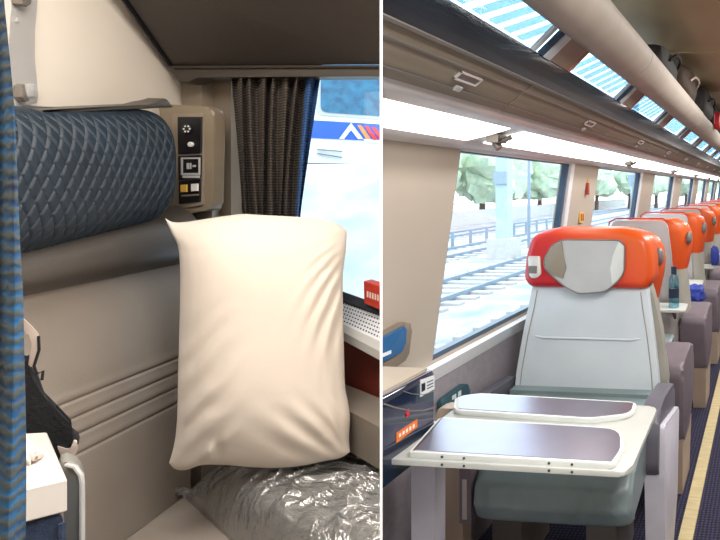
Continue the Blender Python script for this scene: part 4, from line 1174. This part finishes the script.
b = B(); prism(b, [hz(px, py, .982) for px, py in [(22, 430), (36, 452), (30, 466), (14, 452)]], (0, 0, .006)); obj('torn_flap', b, 'paper', t_, False)
b = B(); tube(b, [hz(30, 456, .985), hz(35, 459, .988), hz(41, 456, .985)], .0035, 8); obj('paper_twist', b, 'cream_cloth', t_)
# black shoulder bag
t_ = thing('shoulder_bag', at(45, 420, .985), 'black cloth bag with pale lining slumped behind the white carton', 'bag')
t_.location.z = zc
ol = [(24, 362), (29, 368), (38, 378), (45, 398), (53, 414), (68, 430), (79, 438), (79, 446), (72, 449), (58, 446), (50, 470), (46, 640), (20, 640), (20, 355)]
b = B(); dA = .985
zfix = lambda p: Vector((p.x, p.y, max(p.z, zc+.002)))
prism(b, [zfix(at(px, py, dA)) for px, py in ol], RD(50)*.04, .010, 3); obj('bag_body', b, 'black_cloth', t_)
b = B(); prism(b, roundpoly([at(px, py, dA-.002) for px, py in [(57, 446), (70, 450), (74, 440), (77, 441), (78, 449), (74, 458), (68, 463), (62, 460)]], .003), RD(60)*.05, .003, 2); o = obj('lining', b, 'cream_cloth', t_); o['label'] = 'pale lining showing at the bag mouth'
b = B(); prism(b, roundpoly([at(px, py, dA-.002) for px, py in [(22, 318), (31, 326), (39, 335), (38, 352), (33, 368), (28, 366), (32, 345), (28, 332), (20, 330)]], .004), RD(30)*.015, .003, 2); obj('strap', b, 'cream_cloth', t_)
b = B(); tube(b, [at(38.5, 336, dA-.004), at(39, 350, dA-.004), at(34, 366, dA-.004), at(37, 374, dA-.004), at(43, 371, dA-.004), at(42, 380, dA-.004)], .0022, 6); obj('cord', b, 'black_plastic', t_)
# armrest post
t_ = thing('seat_armrest', at(72, 500, .90), 'rounded translucent grey plastic armrest at the lower left', 'armrest')
t_.location.z = zc
b = B(); pr = roundpoly([zfix(at(px, py, .90)) for px, py in [(60, 462), (72, 462), (81, 470), (85, 482), (85, 690), (66, 690), (64, 520)]], .008)
prism(b, pr, RD(72)*.05, .004, 3); obj('arm_body', b, 'arm_grey', t_)
b = B(); tube(b, [at(66, 465, .897), at(75, 467, .897), at(81, 475, .897), at(82, 484, .897), zfix(at(82, 660, .897))], .0035, 8); obj('arm_edge', b, 'vent_grey', t_)

# --- outside the compartment window: pale bank and a train
TA, TB = Vector((ud(315, 4.8), 4.8)), Vector((ud(380, 5.1), 5.1)); TD = (TB-TA).normalized(); TN = Vector((TD.y, -TD.x))
def TP(s, off, z): q = TA+TD*s+TN*off; return C(q.x, q.y, z)
def tpx(px, py, off=0):
    m_ = (px-CX)/F; q = TA+TN*off
    s = (m_*q.y-q.x)/(TD.x-m_*TD.y); d = q.y+TD.y*s
    return s, zz(py, d)
t_ = thing('passenger_train', TP(0, -1, 1.6), 'white train with a blue stripe and coloured peak emblem outside the compartment window', 'train')
b = B()
hexa(b, [TP(-7, -2.4, 1.62), TP(.62, -2.4, 1.62), TP(.62, 0, 1.62), TP(-7, 0, 1.62), TP(-7, -2.4, 3.4), TP(.62, -2.4, 3.4), TP(.62, 0, 3.4), TP(-7, 0, 3.4)])
bevel_all(b, .06, 3); obj('train_body', b, 'train_white', t_)
def tplate(pix, o0, th, r=0, bev=0):
    a = B(); pts = []
    for px, py in pix:
        s, z = tpx(px, py, o0); pts.append(TP(s, o0, z))
    if r: pts = roundpoly(pts, r)
    dd = TP(0, th, 0)-TP(0, 0, 0); prism(a, pts, dd, bev, 1); return a
b = B(); hexa(b, [TP(-7, 0, 1.835), TP(.6, 0, 1.835), TP(.6, .01, 1.835), TP(-7, .01, 1.835), TP(-7, 0, 1.99), TP(.6, 0, 1.99), TP(.6, .01, 1.99), TP(-7, .01, 1.99)])
obj('blue_stripe', b, 'train_blue', t_, False)
wz0, wz1 = 2.065, 2.75
for k, (sa, sb) in enumerate([(.04, .58), (-1.3, -.35), (-2.6, -1.65)]):
    b = B(); prism(b, roundpoly([TP(sa-.03, 0, wz0-.03), TP(sb+.03, 0, wz0-.03), TP(sb+.03, 0, wz1), TP(sa-.03, 0, wz1)], .05), TP(0, .012, 0)-TP(0, 0, 0)); fr_ = obj('window_surround', b, 'vent_grey', t_, False)
    b = B(); prism(b, roundpoly([TP(sa, .012, wz0), TP(sb, .012, wz0), TP(sb, .012, wz1-.03), TP(sa, .012, wz1-.03)], .05), TP(0, .006, 0)-TP(0, 0, 0)); obj('pane', b, 'train_glass', fr_, False)
em = obj('emblem', tplate([(339, 139), (351, 123), (363, 139), (358, 139), (351, 130), (344, 139)], .011, .008), 'train_white', t_, False)
obj('emblem_stroke', tplate([(357, 125), (361, 125), (371, 139), (366, 139)], .011, .008), 'logo_orange', em, False)
obj('emblem_stroke', tplate([(364, 126), (368, 126), (378, 140), (373, 140)], .011, .008), 'logo_red', em, False)
obj('emblem_stroke', tplate([(371, 127), (375, 127), (386, 141), (380, 141)], .011, .008), 'logo_red', em, False)
obj('emblem_base', tplate([(363, 139), (386, 140.5), (386, 144), (366, 142)], .011, .006), 'train_white', em, False)
a = tplate([(317, 149), (342, 151), (342, 152), (317, 150)], .011, .02)
obj('handrail', a, 'gunmetal', t_, False); obj('handrail', tplate([(317, 153), (342, 157), (342, 158), (317, 154)], .011, .02), 'gunmetal', t_, False)
b = B(); g0 = [C(-5.5, 1.85, -.4), C(ud(381, 1.95), 1.95, -.4), C(ud(381, 6.2), 6.2, 1.64), C(-8, 6.0, 1.64)]
g0 = [C(-4.0, 1.9, .30), C(ud(376, 2.0), 2.0, .30), C(ud(398, 4.6), 4.6, 1.60), C(-6.5, 4.3, 1.60)]
g1 = [C(-6.5, 4.3, 1.60), C(ud(398, 4.6), 4.6, 1.60), C(ud(398, 8.5), 8.5, 1.62), C(-10, 8.5, 1.62)]
prism(b, g0, (0, 0, -.1)); prism(b, g1, (0, 0, -.1)); struct('ground_bank', b, 'snow')

# ================================================================== LIGHT
w = bpy.data.worlds.new('world'); SC.world = w; w.use_nodes = True
bg = w.node_tree.nodes['Background']; bg.inputs['Color'].default_value = (.86, .94, 1.0, 1); bg.inputs['Strength'].default_value = 3.6
def area(name, loc, size, power, col, rot=(0, 0, 0), sy=None):
    l = bpy.data.lights.new(name, 'AREA'); l.energy = power; l.color = col; l.shape = 'RECTANGLE'; l.size = size; l.size_y = sy or size
    o = bpy.data.objects.new(name, l); COL.objects.link(o); o.location = loc; o.rotation_euler = rot
    return o
# unseen fill lights, added to brighten the coach aisle and the compartment
for y in (.6, 3.2, 6.0, 9.5): area('coach_fill_light', (.35, y, 2.17), .35, 40, (1, .97, .95), sy=1.4)
p = C(-.70, .60, 2.17); area('compartment_fill_light', p, .7, 19.5, (1, .935, .87))
SC.view_settings.view_transform = 'Standard'; SC.view_settings.look = 'None'
SC.view_settings.exposure = .3; SC.view_settings.gamma = 1; SC.view_settings.use_curve_mapping = False
SC.cycles.max_bounces = 8; SC.cycles.transparent_max_bounces = 16; SC.cycles.sample_clamp_indirect = 6
SC.cycles.use_denoising = True
